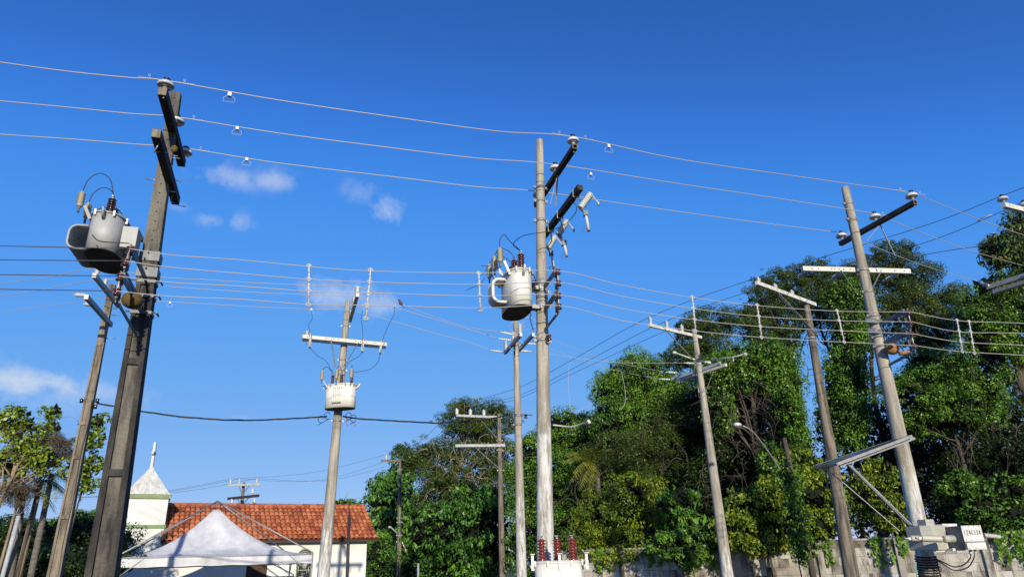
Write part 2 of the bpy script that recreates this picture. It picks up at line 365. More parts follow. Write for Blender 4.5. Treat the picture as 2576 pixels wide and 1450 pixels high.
def plant(name, label, cat, style, ells, base=None, seed=1, trunk_r=.16, group=None, cov=1.0, bark='bark', limbs=14, top=False, lsc=1.0, fill=None, stems=1, scl=1.24):
    """ells: (px, py, Y, rx, ry) ellipses of the crown, sizes in picture units; depth radius follows the mean"""
    global LEAVES
    rng = np.random.default_rng(seed); L, W, dr, rc, cv, fl, flat = STY[style]
    if fill is not None: fl = fill
    Cs, Ns, Ts, Fc = [], [], [], []; E_ = []; twigs = []
    for (px, py, Y, rx, ry) in ells:
        c = at(px, py, Y); k = mpp(c)*scl; E_.append((c, rx*k, (rx+ry)*.5*k*.9, ry*k))
    cen = sum((e[0] for e in E_), Vector())/len(E_)
    b0 = Vector(base) if base else Vector((cen.x, cen.y, 0))
    far = max(1.0, cen.y/34.0); L = L*lsc*far**.6*.88
    for (c, a, b, h) in E_:
        area = 4*math.pi*((a*b)**1.6/3+(a*h)**1.6/3+(b*h)**1.6/3)**(1/1.6)
        n = int(cov*cv*area/(L*L*W*.5)*.55); r = rc*(.75 if min(a, h) < 1 else 1)*min(1.5, max(.8, min(a, h)/1.3))
        nc = max(5, int(area/(r*r)*(.45 if style in ('fine', 'dry') else .36))); d = unit(rng.normal(size=(nc, 3))); rad = rng.uniform(.05 if style == 'fine' else .25, 1, (nc, 1))**(.45 if style == 'fine' else .33)
        d[:, 1] -= .15; K = d*rad*np.array([a, b, h])*np.array([1-.35*r/max(a, .4), 1, 1-.3*r/max(h, .4)]) + np.array(c)
        ex = rng.uniform(0, 1, nc) < .22; K[ex] = (K[ex]-np.array(c))*rng.uniform(1.05, 1.28, (int(ex.sum()), 1)) + np.array(c)
        K += rng.normal(scale=.12*r, size=K.shape); K[:, 2] = np.maximum(K[:, 2], .4)
        sz = r*rng.uniform(.45, 1.5, nc); sz[ex] *= .55; ct = rng.uniform(-.34, .30, nc)
        idx = rng.choice(nc, n, p=sz**2/np.sum(sz**2)); dd = unit(rng.normal(size=(n, 3)))
        pos = K[idx] + dd*(sz[idx, None]*(.45+.6*rng.uniform(0, 1, (n, 1))**.6))*np.array([1, 1, flat])
        nr = dd*.7 + np.array([0.05, -.25, .55]) + rng.normal(scale=.45, size=(n, 3))
        Cs.append(pos); Ns.append(nr); Ts.append(np.clip(.42+ct[idx]+rng.normal(scale=.2, size=n), 0, 1))
        for q in range(min(nc, 60)): twigs.append((Vector(K[q]), c))
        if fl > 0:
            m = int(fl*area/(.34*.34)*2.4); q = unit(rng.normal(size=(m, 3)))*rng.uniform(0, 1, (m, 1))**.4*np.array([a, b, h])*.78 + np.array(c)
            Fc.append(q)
    C_ = np.concatenate(Cs); N_ = np.concatenate(Ns); T_ = np.concatenate(Ts)
    t = thing(name, label, cat, (b0.x, b0.y, 0), group); o0 = np.array(origin(t)); LEAVES += len(C_)
    me = leaf_mesh('crown', rng, C_-o0, N_, L, W, dr, T_); me.materials.append(LM[style])
    cr = link('crown', me, t)
    if Fc:
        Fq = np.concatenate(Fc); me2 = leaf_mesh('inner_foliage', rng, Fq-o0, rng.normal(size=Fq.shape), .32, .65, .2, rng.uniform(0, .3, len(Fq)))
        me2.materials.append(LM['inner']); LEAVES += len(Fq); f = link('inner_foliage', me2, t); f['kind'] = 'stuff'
    R = random.Random(seed); mb = MB()
    if trunk_r > 0:
        for s_ in range(stems):
            bb = b0 + Vector((R.uniform(-.5, .5), R.uniform(-.4, .4), 0))*(1 if stems > 1 else 0); topc = cen if stems == 1 else E_[s_ % len(E_)][0]
            mid = bb.lerp(topc, .5) + Vector((R.uniform(-.35, .35), R.uniform(-.3, .3), 0)); pts = []
            for i in range(9):
                u = i/8; pts.append(bb*(1-u)**2 + mid*2*u*(1-u) + topc*u*u)
            mb.tube(pts, [trunk_r*(1-.6*i/8) for i in range(9)], 8)
        tr = obj('trunk', mb, M[bark], t)
        bm_ = MB(); pick = R.sample(twigs, min(limbs, len(twigs)))
        for (k, c) in pick:
            s0 = mid.lerp(cen, R.uniform(.2, 1.0)); m_ = s0.lerp(k, .5) + Vector((R.uniform(-.3, .3), R.uniform(-.3, .3), R.uniform(-.1, .5)))
            pts = [s0*(1-u)**2 + m_*2*u*(1-u) + k*u*u + Vector((R.uniform(-.04, .04), 0, R.uniform(-.04, .04)))*(k-s0).length*.5 for u in [i/6 for i in range(7)]]
            r0 = min(.07, trunk_r*R.uniform(.2, .42)); bm_.tube(pts, [r0*(1-.8*i/6) for i in range(7)], 5)
            for _ in range(3):
                st = pts[R.randint(2, 5)]; en = st + Vector((R.uniform(-1, 1), R.uniform(-1, 1), R.uniform(-.2, 1)))*R.uniform(.4, 1.1)
                bm_.tube([st, st.lerp(en, .5)+Vector((0, 0, R.uniform(-.1, .1))), en], [r0*.3, r0*.2, r0*.08], 4, False)
        obj('branches', bm_, M[bark], t, kind='stuff')
    return t
def fronds(t, hub, targets, width=.45, seed=3):
    """palm leaves: each frond its own part, a rib with two rows of leaflets"""
    rng = np.random.default_rng(seed); o0 = np.array(origin(t)); R = random.Random(seed)
    for e in targets:
        h = Vector(hub); e = Vector(e); m = h.lerp(e, .5) + Vector((0, 0, (e-h).length*.28)); N = 26; Cq = []; Nq = []; V = []; F_ = []
        for i in range(N):
            u = (i+1)/N; p = h*(1-u)**2 + m*2*u*(1-u) + e*u*u; dv = ((m-h)*(1-u)+(e-m)*u).normalized()
            s = dv.cross(Vector((0, 0, 1))).normalized(); wd = width*math.sin(math.pi*min(1, .15+u*.85))**.6
            for sg in (-1, 1):
                tip = p + s*sg*wd*.8 + dv*wd*.55 + Vector((0, 0, -wd*R.uniform(.35, .8))); q = dv*.028
                k = len(V); V += [p-q-Vector(o0), p+q-Vector(o0), tip-Vector(o0)]; F_.append((k, k+1, k+2))
        me = bpy.data.meshes.new('frond'); me.from_pydata([tuple(v) for v in V], [], F_); me.materials.append(LM['palm'])
        a = me.attributes.new('tone', 'FLOAT', 'FACE'); a.data.foreach_set('value', rng.uniform(.1, 1, len(F_)).astype(np.float32))
        link('frond', me, t)

GT = 'trees on the wooded bank behind the wall'; GB = 'bushes spilling over the wall'; GV = 'trees beyond the church'
W_ = [
 # name, label, cat, style, ells, seed, kw
 ('shrubby_tree', 'broad-leaved green tree beside the right end of the tiled church roof', 'tree', 'big', [(985, 1255, 68, 62, 62), (955, 1340, 67, 50, 60), (1010, 1190, 69, 34, 38), (1040, 1330, 68, 70, 70)], 11, dict(group=GV, cov=.9, lsc=1.0)),
 ('hedge_mass', 'low dense green bushes filling the foot of the trees right of the church wall', 'bush', 'mid', [(985, 1410, 65, 80, 55), (1070, 1400, 60, 70, 60), (1160, 1410, 50, 90, 50)], 12, dict(group=GV, trunk_r=.08, cov=.9, lsc=1.2)),
 ('fine_leaved_tree', 'thin-leaved olive tree with bare pale branches behind the pole with two side arms', 'tree', 'fine', [(1190, 1070, 52, 90, 55), (1110, 1170, 52, 72, 60), (1050, 1150, 52, 50, 32), (1235, 1160, 52, 60, 75), (1150, 1240, 52, 100, 55), (1010, 1130, 53, 25, 14), (1165, 1030, 52, 30, 16), (1240, 1040, 52, 30, 25)], 13, dict(group=GV, cov=1.15, bark='bark_pale', limbs=34, trunk_r=.2, fill=.15)),
 ('leafy_tree', 'broad-leaved green tree under the thin-leaved olive tree', 'tree', 'big', [(1110, 1330, 49, 85, 60), (1210, 1350, 48, 75, 90), (1180, 1270, 49, 60, 40), (1230, 1260, 49, 40, 40)], 14, dict(group=GV, cov=.9, lsc=.9)),
 ('rounded_tree', 'green tree showing between the two middle round poles', 'tree', 'mid', [(1335, 1140, 42, 45, 50), (1330, 1240, 42, 55, 80), (1340, 1360, 41, 60, 80)], 15, dict(group=GT)),
 ('rounded_tree', 'yellow-green rounded tree top just right of the thick middle pole', 'tree', 'mid', [(1420, 1078, 41, 54, 44), (1475, 1090, 41, 48, 46), (1385, 1110, 42, 40, 50), (1455, 1170, 41, 70, 60), (1420, 1250, 41, 60, 80), (1430, 1350, 40, 70, 80)], 16, dict(group=GT)),
 ('rounded_tree', 'big round-headed tree standing highest between the thick middle pole and the vines', 'tree', 'mid', [(1600, 955, 38, 82, 58), (1550, 985, 38, 62, 50), (1650, 1000, 38, 70, 60), (1560, 1060, 38, 70, 60), (1630, 1080, 38, 80, 60)], 17, dict(group=GT, trunk_r=.25, limbs=24)),
 ('tangled_tree', 'thinly leaved tangle of brown twigs under the big round-headed tree', 'tree', 'fine', [(1560, 1170, 37, 90, 70), (1640, 1160, 37, 80, 60), (1680, 1080, 37, 50, 70)], 18, dict(group=GT, bark='bark', limbs=36, trunk_r=.12, cov=.9)),
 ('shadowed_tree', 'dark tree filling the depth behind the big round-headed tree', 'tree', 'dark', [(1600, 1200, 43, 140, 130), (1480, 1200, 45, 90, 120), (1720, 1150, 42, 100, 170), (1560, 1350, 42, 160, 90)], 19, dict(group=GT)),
 ('leafy_bush', 'glossy yellow-green bush beside the standing ground transformer', 'bush', 'bush', [(1480, 1380, 34.5, 60, 60), (1540, 1320, 35, 75, 65), (1500, 1290, 35.5, 50, 50)], 20, dict(group=GB, trunk_r=.06)),
 ('leafy_bush', 'tallest yellow-flecked bush left of the leaning lamp-side pole', 'bush', 'bush', [(1590, 1290, 34, 75, 85), (1640, 1360, 33, 80, 50), (1580, 1400, 33.3, 80, 28)], 21, dict(group=GB, trunk_r=.06)),
 ('palmate_shrub', 'bright green shrub with large hand-shaped leaves behind the leaning pole', 'shrub', 'big', [(1705, 1270, 31, 48, 42), (1720, 1320, 31, 42, 38)], 22, dict(group=GB, trunk_r=.05, cov=1.1, lsc=.95)),
 ('fine_leaved_tree', 'olive thin-leaved tree behind the top of the leaning pole with two beams', 'tree', 'fine', [(1790, 815, 37, 62, 40), (1740, 850, 37, 52, 48), (1790, 900, 37, 80, 55), (1720, 900, 37, 40, 30)], 23, dict(group=GT, limbs=20, cov=1.1, trunk_r=.16, fill=.12)),
 ('vine_covered_tree', 'tree smothered in hanging vines right of the leaning pole with two beams', 'tree', 'vine', [(1900, 915, 33, 100, 48), (1815, 945, 33, 66, 42), (1960, 960, 33, 52, 66), (1978, 1070, 33, 36, 90), (1805, 1030, 33, 34, 50)], 24, dict(group=GT, trunk_r=.25, limbs=20)),
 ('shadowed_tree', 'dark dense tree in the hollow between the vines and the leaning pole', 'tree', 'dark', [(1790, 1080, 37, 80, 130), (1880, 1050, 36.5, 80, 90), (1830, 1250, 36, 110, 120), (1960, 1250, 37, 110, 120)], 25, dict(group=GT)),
 ('airy_tree', 'tall airy tree with open crown behind the one-armed brown pole', 'tree', 'fine', [(1960, 715, 38, 68, 34), (1920, 760, 38, 62, 48), (2050, 690, 38, 60, 30), (2040, 760, 38, 90, 60), (1950, 830, 38, 85, 50), (1890, 800, 38, 40, 30)], 26, dict(group=GT, limbs=26, cov=1.1, trunk_r=.18)),
 ('airy_tree', 'tallest open-crowned tree topping the wood behind the right round pole', 'tree', 'fine', [(2240, 640, 36, 60, 26), (2190, 690, 36, 70, 40), (2270, 700, 36, 80, 48), (2130, 720, 36, 50, 40), (2330, 770, 36, 72, 50), (2400, 740, 36, 28, 30), (2250, 790, 36, 100, 50), (2350, 850, 36, 70, 60)], 27, dict(group=GT, limbs=30, cov=1.1, trunk_r=.18)),
 ('vine_covered_tree', 'slender trunk wrapped in vines left of the right round pole', 'tree', 'vine', [(2130, 760, 35, 48, 48), (2135, 850, 35, 42, 70), (2125, 960, 35, 45, 80), (2110, 1050, 35, 55, 70)], 28, dict(group=GT, trunk_r=.2)),
 ('rounded_tree', 'mid-green tree with drooping sprays right of the clay nest', 'tree', 'mid', [(2360, 930, 32, 80, 48), (2440, 960, 32, 75, 55), (2300, 985, 32, 80, 50), (2420, 1030, 32, 90, 45), (2330, 1060, 32.5, 70, 40)], 29, dict(group=GT, limbs=20)),
 ('rounded_tree', 'dense green tree at the right edge under the double steel beam', 'tree', 'mid', [(2520, 740, 31, 75, 55), (2470, 790, 31, 55, 55), (2560, 830, 31, 75, 80), (2480, 870, 31, 55, 55), (2600, 720, 31, 60, 70)], 30, dict(group=GT, limbs=24, trunk_r=.22)),
 ('broad_leaved_tree', 'tree with large yellowing leaves at the right edge below the white beam', 'tree', 'chest', [(2530, 625, 25, 48, 42), (2570, 570, 25, 38, 40), (2500, 640, 25, 30, 30), (2600, 620, 25, 50, 70)], 31, dict(group=GT, base=(24.0, 28.5, 0), trunk_r=.14, lsc=.85)),
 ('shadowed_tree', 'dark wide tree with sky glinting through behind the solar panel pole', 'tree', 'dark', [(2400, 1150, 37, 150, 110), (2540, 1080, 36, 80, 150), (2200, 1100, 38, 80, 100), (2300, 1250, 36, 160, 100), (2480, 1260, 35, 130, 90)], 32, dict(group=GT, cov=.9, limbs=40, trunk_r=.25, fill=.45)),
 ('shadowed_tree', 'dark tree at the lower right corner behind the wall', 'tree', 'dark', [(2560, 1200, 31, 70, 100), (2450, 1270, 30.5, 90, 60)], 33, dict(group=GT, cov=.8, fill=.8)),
 ('long_leaved_bush', 'sunlit yellow-green bush below the curved street lamp arm', 'bush', 'bush', [(1900, 1270, 29.5, 80, 48), (1850, 1330, 29, 50, 45), (1950, 1330, 29, 60, 40), (1960, 1240, 30, 60, 45)], 34, dict(group=GB, trunk_r=.06, lsc=1.15)),
 ('long_leaved_bush', 'sunlit yellow-green bush between the lamp and the brown one-armed pole', 'bush', 'bush', [(2040, 1250, 29, 70, 60), (2050, 1320, 28.5, 60, 38), (2010, 1180, 30, 55, 50)], 35, dict(group=GB, trunk_r=.06, lsc=1.15)),
 ('leafy_bush', 'small bush right of the brown one-armed pole under the panel struts', 'bush', 'bush', [(2210, 1190, 30, 40, 35), (2180, 1240, 30, 50, 45), (2230, 1290, 29, 45, 40)], 36, dict(group=GB, trunk_r=.05, cov=.8)),
 ('drooping_bush', 'drooping bush hanging over the wall at the far right', 'bush', 'mid', [(2520, 1240, 27, 65, 50), (2470, 1290, 26.6, 55, 28), (2560, 1300, 26.3, 30, 36), (2420, 1225, 27.5, 50, 35)], 37, dict(group=GB, trunk_r=.05, cov=.75)),
 ('small_bush', 'small leafy bush hanging over the wall left of the leaning pole foot', 'bush', 'mid', [(1730, 1400, 29.5, 48, 28), (1690, 1370, 30, 50, 30), (1770, 1350, 30.3, 40, 30)], 38, dict(group=GB, trunk_r=.04)),
 ('small_bush', 'small leafy bush hanging over the wall right of the leaning pole foot', 'bush', 'bush', [(1905, 1370, 28.2, 38, 26), (1880, 1340, 28.6, 40, 22)], 39, dict(group=GB, trunk_r=.04, lsc=1.1)),
 ('vine_clump', 'vines smothering the wooden lamp post behind the curved street lamp arm', 'vine', 'vine', [(1982, 1200, 26.3, 22, 40), (1996, 1290, 26.2, 30, 50), (2010, 1360, 26.2, 30, 45)], 40, dict(trunk_r=.03, limbs=4, fill=.2, scl=1.0, lsc=.9)),
 ('climbing_vine', 'long vine curtain hanging left of the brown one-armed pole', 'vine', 'vine', [(1985, 1040, 31, 30, 80), (1940, 1180, 30.6, 34, 60)], 41, dict(trunk_r=.04, limbs=6, fill=.6, scl=1.1)),
 # left side
 ('street_tree', 'sprawling bright-leaved tree at the left edge with pale sweeping branches', 'tree', 'bright', [(35, 1055, 27, 55, 38), (75, 1110, 27, 52, 52), (25, 1170, 27, 50, 45), (110, 1160, 27, 45, 35)], 50, dict(scl=1.02, base=(-19.6, 26.0, 0), bark='bark_pale', limbs=26, cov=1.05, trunk_r=.12)),
 ('street_tree', 'narrow upright bright-leaved tree top left of the slim rectangular pole', 'tree', 'bright', [(133, 1035, 28, 22, 24), (130, 1075, 28, 20, 22), (140, 1105, 28, 14, 14)], 51, dict(scl=1.02, base=(-19.2, 28.5, 0), limbs=8, trunk_r=.07)),
 ('street_tree', 'bright-leaved tree seen between the two rectangular poles', 'tree', 'bright', [(245, 1060, 27, 28, 26), (225, 1110, 27, 40, 30), (240, 1165, 27, 38, 26), (200, 1180, 27, 40, 28), (225, 1215, 27, 30, 16)], 52, dict(scl=1.02, base=(-17.6, 28.0, 0), cov=1.1, limbs=12, trunk_r=.05)),
 ('twiggy_tree', 'leafless mass of brown twigs among the bright trees at the left', 'tree', 'dry', [(165, 1130, 27.5, 52, 42), (30, 1240, 26.8, 50, 36), (25, 1075, 27, 28, 22)], 53, dict(scl=.9, base=(-19.4, 27.5, 0), bark='bark_pale', limbs=24, cov=1.6, trunk_r=.07)),
 ('dark_hedge', 'dark green hedge of shrubs at the lower left behind the rectangular poles', 'hedge', 'dark', [(60, 1370, 33, 120, 55), (180, 1360, 34, 90, 60), (30, 1330, 34, 60, 30), (270, 1370, 35, 60, 60), (140, 1420, 32, 170, 40)], 54, dict(trunk_r=.06, cov=1.0)),
 ('rounded_tree', 'small round green tree beyond the hedge left of the church tower', 'tree', 'mid', [(205, 1310, 50, 40, 24), (250, 1300, 52, 26, 18), (160, 1318, 52, 40, 16), (290, 1310, 56, 26, 26)], 55, dict(group=GV, cov=.8)),
 ('small_tree', 'small green tree top showing above the church ridge', 'tree', 'mid', [(865, 1268, 66, 28, 12)], 56, dict(group=GV, cov=.9)),
]
for i, (nm, lb, ca, st, el, sd, kw) in enumerate(W_): plant(nm, lb, ca, st, el, seed=sd, **kw)

# hanging dead vines and bare twigs in front of the dark hollows
def tangle(label, px, py, Y, w, h, n, seed, m='bark', r=.011):
    R = random.Random(seed); c = at(px, py, Y); k = mpp(c); t = thing('bare_twig_tangle', label, 'dead vines', (c.x, c.y, 0), 'tangles of bare twigs in the wood'); mb = MB(); n = n//2
    for _ in range(n):
        p = c+Vector((R.uniform(-w, w)*k, R.uniform(-.5, .5), R.uniform(-h, h)*k)); d = Vector((R.uniform(-1, 1), R.uniform(-.5, .5), R.uniform(-1, .6))); pts = [p]; L = R.uniform(.5, 1.6)
        for q in range(5): d = (d+Vector((R.uniform(-.6, .6), R.uniform(-.4, .4), R.uniform(-.8, .4)))).normalized(); pts.append(pts[-1]+d*L/5)
        rr = r*R.uniform(.6, 1.9); mb.tube(pts, [rr*(1-.7*q/5) for q in range(6)], 4, False)
    obj('twigs', mb, M[m], t, kind='stuff')
tangle('bare brown twigs in the hollow under the big round-headed tree', 1590, 1130, 35.6, 110, 90, 150, 1)
tangle('bare brown twigs among the bushes right of the standing transformer', 1530, 1250, 34.4, 110, 60, 90, 2)
tangle('dead vines hanging in front of the vine-covered tree', 1880, 1060, 31.2, 100, 110, 170, 3)
tangle('bare branches under the drooping sprays at the right edge', 2480, 1090, 31.0, 110, 80, 120, 4, 'bark', .016)
tangle('bare twigs beside the curved street lamp arm', 1800, 1180, 31.5, 90, 80, 80, 5, 'bark')
tangle('bare thin branches across the gap left of the right round pole', 2120, 900, 36.6, 110, 90, 130, 6, 'bark', .016)
tangle('dead branches in the thin-leaved tree behind the pole with two side beams', 1180, 1180, 50.0, 110, 90, 340, 7, 'bark_pale', .018)

# far wood closing the view behind the bank: one mass
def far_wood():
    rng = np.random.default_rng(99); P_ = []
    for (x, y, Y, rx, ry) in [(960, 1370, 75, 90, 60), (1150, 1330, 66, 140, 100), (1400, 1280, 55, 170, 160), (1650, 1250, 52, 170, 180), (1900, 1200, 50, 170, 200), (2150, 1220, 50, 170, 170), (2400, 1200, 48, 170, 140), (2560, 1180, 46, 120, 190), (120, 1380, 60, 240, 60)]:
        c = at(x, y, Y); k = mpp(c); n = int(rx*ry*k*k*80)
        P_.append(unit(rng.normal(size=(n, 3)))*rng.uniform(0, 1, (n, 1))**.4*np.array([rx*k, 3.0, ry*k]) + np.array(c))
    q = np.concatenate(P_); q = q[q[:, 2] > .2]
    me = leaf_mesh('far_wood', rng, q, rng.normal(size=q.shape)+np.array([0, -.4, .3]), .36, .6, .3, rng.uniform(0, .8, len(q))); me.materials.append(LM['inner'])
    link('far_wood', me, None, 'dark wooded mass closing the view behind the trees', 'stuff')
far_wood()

# palms in the wood
pt = thing('palm_tree', 'yellowing palm fronds sticking out of the trees right of the thick middle pole', 'palm', (at(1500, 1160, 36.2).x, 36.2, 0))
hb = at(1500, 1165, 36.2); mb = MB(); mb.tube([(hb.x, hb.y, 0), hb], [.16, .12], 8); obj('trunk', mb, M['palm_bark'], pt)
fronds(pt, hb, [at(x, y, 34.4) for x, y in ((1412, 1165), (1430, 1215), (1480, 1235), (1422, 1145), (1455, 1235), (1540, 1130), (1440, 1190), (1490, 1120), (1465, 1125))], .5)
pt = thing('palm_tree', 'spiky palm top poking out beside the leaning pole with two beams', 'palm', (at(1680, 950, 38.6).x, 38.6, 0))
hb = at(1680, 925, 38.6); mb = MB(); mb.tube([(hb.x, hb.y, 0), hb], [.16, .1], 8); obj('trunk', mb, M['palm_bark'], pt)
fronds(pt, hb, [at(x, y, 37.8) for x, y in ((1655, 885), (1672, 882), (1697, 875), (1708, 890), (1645, 915))], .28, 5)
for k, (a, b, r, lb) in enumerate([((37, 1385), (63, 1225), .12, 'dark palm trunk nearest the pale metal post at the left'), ((63, 1375), (104, 1205), .12, 'pale thin palm trunk in the middle of three at the left'), ((92, 1378), (131, 1190), .12, 'brown palm trunk rightmost of three at the left')]):
    A_ = at(*a, 29); B_ = at(*b, 29); B_.y = A_.y; A0 = A_ + (A_-B_)*((A_.z)/(B_.z-A_.z)); t = thing('palm_tree', lb, 'palm', (A0.x, A0.y, 0), 'palm trunks at the left')
    mb = MB(); mb.tube([A0, A_, B_], [r*1.15, r, r*.8], 10); obj('trunk', mb, M['palm_bark' if k != 1 else 'bark_pale'], t)
    fronds(t, B_, [B_+Vector((math.cos(q)*1.5, math.sin(q)*1.5, -.9+.5*math.sin(q*3))) for q in (0, 1.1, 2.3, 3.4, 4.6, 5.5)], .3, 40+k)
# bare trunks rising in the open gap of the wood
for (a, m_, b, Y, r, lb) in [((2150, 1000), (2135, 900), (2100, 800), 37, .13, 'forked bare trunk in the gap left of the right round pole'),
                            ((2105, 1020), (2095, 905), (2060, 820), 37.5, .10, 'thin dark bare trunk against the sky behind the brown pole'),
                            ((2200, 1010), (2190, 900), (2215, 780), 37, .12, 'straight bare trunk in the gap close to the right round pole')]:
    A_, B_, C_ = at(*a, Y), at(*m_, Y), at(*b, Y); t = thing('bare_tree', lb, 'tree', (A_.x, A_.y, 0), GT)
    mb = MB(); mb.tube([(A_.x, A_.y, 0), A_, B_, C_], [r*1.4, r, r*.8, r*.4], 7); obj('trunk', mb, M['bark'], t)
    bm_ = MB()
    for _ in range(16):
        s0 = B_.lerp(C_, rnd.random()) if rnd.random() > .4 else A_.lerp(B_, rnd.random()); e = s0+Vector((rnd.uniform(-1.6, 1.6), rnd.uniform(-.6, .6), rnd.uniform(.2, 1.8)))
        m2 = s0.lerp(e, .5)+Vector((rnd.uniform(-.2, .2), 0, rnd.uniform(-.3, .1))); bm_.tube([s0, m2, e], [.045, .03, .012], 4, False)
    obj('branches', bm_, M['bark'], t, kind='stuff')

# ------------------------------------------------------------------ concrete block wall at the right
def wall():
    a = Vector((1.0, 34.5, 0)); b = Vector((24, 22.2, 0)); d = (b-a); Lw = d.length; d.normalize(); nrm = Vector((d.y, -d.x, 0)) # faces the street
    H = 2.05; t = thing('block_wall', 'stained grey concrete block wall under the overhanging bushes at the lower right', 'wall', a)
    ax = (d, nrm, Vector((0, 0, 1)))
    mb = MB(); mb.box(a+d*(Lw/2)+Vector((0, 0, H/2)), (Lw, .13, H), ax); obj('wall_core', mb, M['mortar'], t)
    o0 = origin(t); bl = []
    def mk(nm, w, h, m, jit):
        q = MB(ax and Matrix((( d.x, nrm.x, 0, 0), (d.y, nrm.y, 0, 0), (0, 0, 1, 0), (0, 0, 0, 1)))); q.box((0, 0, 0), (w, .05, h)); me = bpy.data.meshes.new('block')
        me.from_pydata([tuple(v) for v in q.v], [], q.f); me.materials.append(m); return me
    ms = [mk('b', .592, .292, M['block'], 0), mk('b', .592, .292, M['block_b'], 0)]
    hf = []; cnt = 0; rest = MB(); k = -1
    rows = int(H/.3)
    for r in range(rows-1, -1, -1):
        zc = .15+r*.3
        for c in range(int(Lw/.6)):
            s = .3+c*.6+(.3 if r % 2 else 0)
            if s > Lw-.3: continue
            p = a+d*s+nrm*(.075+rnd.uniform(-.006, .008))+Vector((0, 0, zc)); x_ = p.x/p.y
            if r >= rows-4 and 6.0 < p.x < 20 and cnt < 300:
                o = bpy.data.objects.new('block', ms[rnd.random() < .35]); COL.objects.link(o); o.parent = t; o.location = p-o0; cnt += 1
            else: rest.box(p, (.585, .05, .285), ax)
    obj('lower_blocks', rest, M['block'], t, kind='stuff')
    # piers and capping
    for s in np.arange(1.2, Lw, 2.7):
        mb = MB(); mb.box(a+d*s+nrm*.12+Vector((0, 0, (H+.06)/2)), (.22, .16, H+.06), ax); obj('pier', mb, M['block_b'], t)
    for c in range(int(Lw/1.35)):
        mb = MB(); mb.box(a+d*(.675+c*1.35)+Vector((0, 0, H+.035+rnd.uniform(0, .008))), (1.33, .24, .07), ax); obj('coping_slab', mb, M['block_b'], t)
    return a, d, nrm, H
WA, WD, WN, WH = wall()
# creepers hanging on the wall face
def creeper(px, n, seed, label, wdt=.35, drop=1.1):
    rng = np.random.default_rng(seed); q = atplane(px, 1340, WA+WN*.2, WA+WD+WN*.2); s = (q-WA).dot(WD); C_ = []
    for k in range(4):
        x0 = rng.uniform(-wdt, wdt); dl = drop*rng.uniform(.5, 1)
        u = rng.uniform(0, 1, n//4); C_.append(np.stack([x0+.06*np.sin(u*9+k)+rng.normal(scale=.05, size=len(u)), .20+rng.uniform(0, .08, len(u)), WH+.1-u*dl], 1))
    c = np.concatenate(C_); pos = np.array(WA) + (s+c[:, :1])*np.array(WD) + c[:, 1:2]*np.array(WN) + np.concatenate([np.zeros((len(c), 2)), c[:, 2:]], 1)
    o = WA+WD*s; t = thing('wall_creeper', label, 'creeper', (o.x, o.y, 0), 'creepers hanging down the block wall')
    me = leaf_mesh('leaves', rng, pos-np.array(o), rng.normal(scale=.4, size=pos.shape)+np.array(WN)+np.array([0, 0, .3]), .13, .6, 1.2); me.materials.append(LM['vine']); link('leaves', me, t)
    mb = MB()
    for k in range(3): x0 = rng.uniform(-wdt, wdt); mb.tube([o+WD*x0+WN*.19+Vector((0, 0, WH+.1)), o+WD*(x0+.05)+WN*.19+Vector((0, 0, WH-.4)), o+WD*x0+WN*.19+Vector((0, 0, WH-drop))], .006, 4)
    obj('stem', mb, M['bark'], t)
for (px, n, sd, lb) in [(1500, 260, 1, 'leafy creeper on the wall directly right of the standing ground transformer'), (1640, 340, 2, 'thick creeper with yellowed leaves on the wall left of the leaning pole foot'), (1780, 120, 3, 'sparse creeper on the wall just left of the leaning pole foot'),
                        (2060, 130, 4, 'thin creeper on the wall left of the brown one-armed pole'), (2190, 170, 5, 'creeper strands on the wall right of the brown one-armed pole'), (2255, 110, 6, 'sparse creeper on the wall left of the control cabinet pole'), (2510, 200, 7, 'creeper on the wall right of the numbered cabinet'), (2565, 240, 8, 'creeper on the wall at the right edge of the picture')]:
    creeper(px, n, sd, lb)
#__PART2__
# ------------------------------------------------------------------ church
CT = .471; CU = Vector((math.cos(CT), math.sin(CT), 0)); CV = Vector((-math.sin(CT), math.cos(CT), 0)); CZ = Vector((0, 0, 1))
CO = at(424, 1380, 40); CO.z = 0; CL = 10.9; HW = 3.0; ZE, ZR = 3.29, 5.44
def cp(u, v, z): return CO + CU*u + CV*v + CZ*z
AXC = (CU, CV, CZ)
ch = thing('church', 'small white chapel with terracotta tiled roof and square steepled tower behind the tent', 'church', CO)
def cbox(u0, u1, v0, v1, z0, z1, mb=None):
    mb = mb or MB(); return mb.box(cp((u0+u1)/2, (v0+v1)/2, (z0+z1)/2), (u1-u0, v1-v0, z1-z0), AXC)
# nave front wall with an arched opening left for the window
wu = (atplane(766, 1400, CO, CO+CU)-CO).dot(CU); wr = .37; wz0 = .9; wz1 = 2.38
def nave_front():
    mb = MB(); N = 16; V = []; th = .22
    arc = [(wu+wr*math.cos(math.pi*i/N), wz1+wr*math.sin(math.pi*i/N)) for i in range(N+1)]
    def quad(p): 
        o = [cp(a, 0, b) for a, b in p] + [cp(a, th, b) for a, b in p]; n = len(p)
        mb.add(o, [tuple(range(n)), tuple(range(2*n-1, n-1, -1))] + [(i, i+n, (i+1) % n+n, (i+1) % n) for i in range(n)])
    top = 3.35
    quad([(-.355, 0), (wu-wr, 0), (wu-wr, top), (-.355, top)]); quad([(wu+wr, 0), (CL, 0), (CL, top), (wu+wr, top)])
    quad([(wu-wr, 0), (wu+wr, 0), (wu+wr, wz0), (wu-wr, wz0)])
    for i in range(N):
        a, b = arc[i], arc[i+1]; quad([(b[0], b[1]), (a[0], a[1]), (a[0], top), (b[0], top)])
    return mb
obj('front_wall', nave_front(), M['wall_white'], ch)
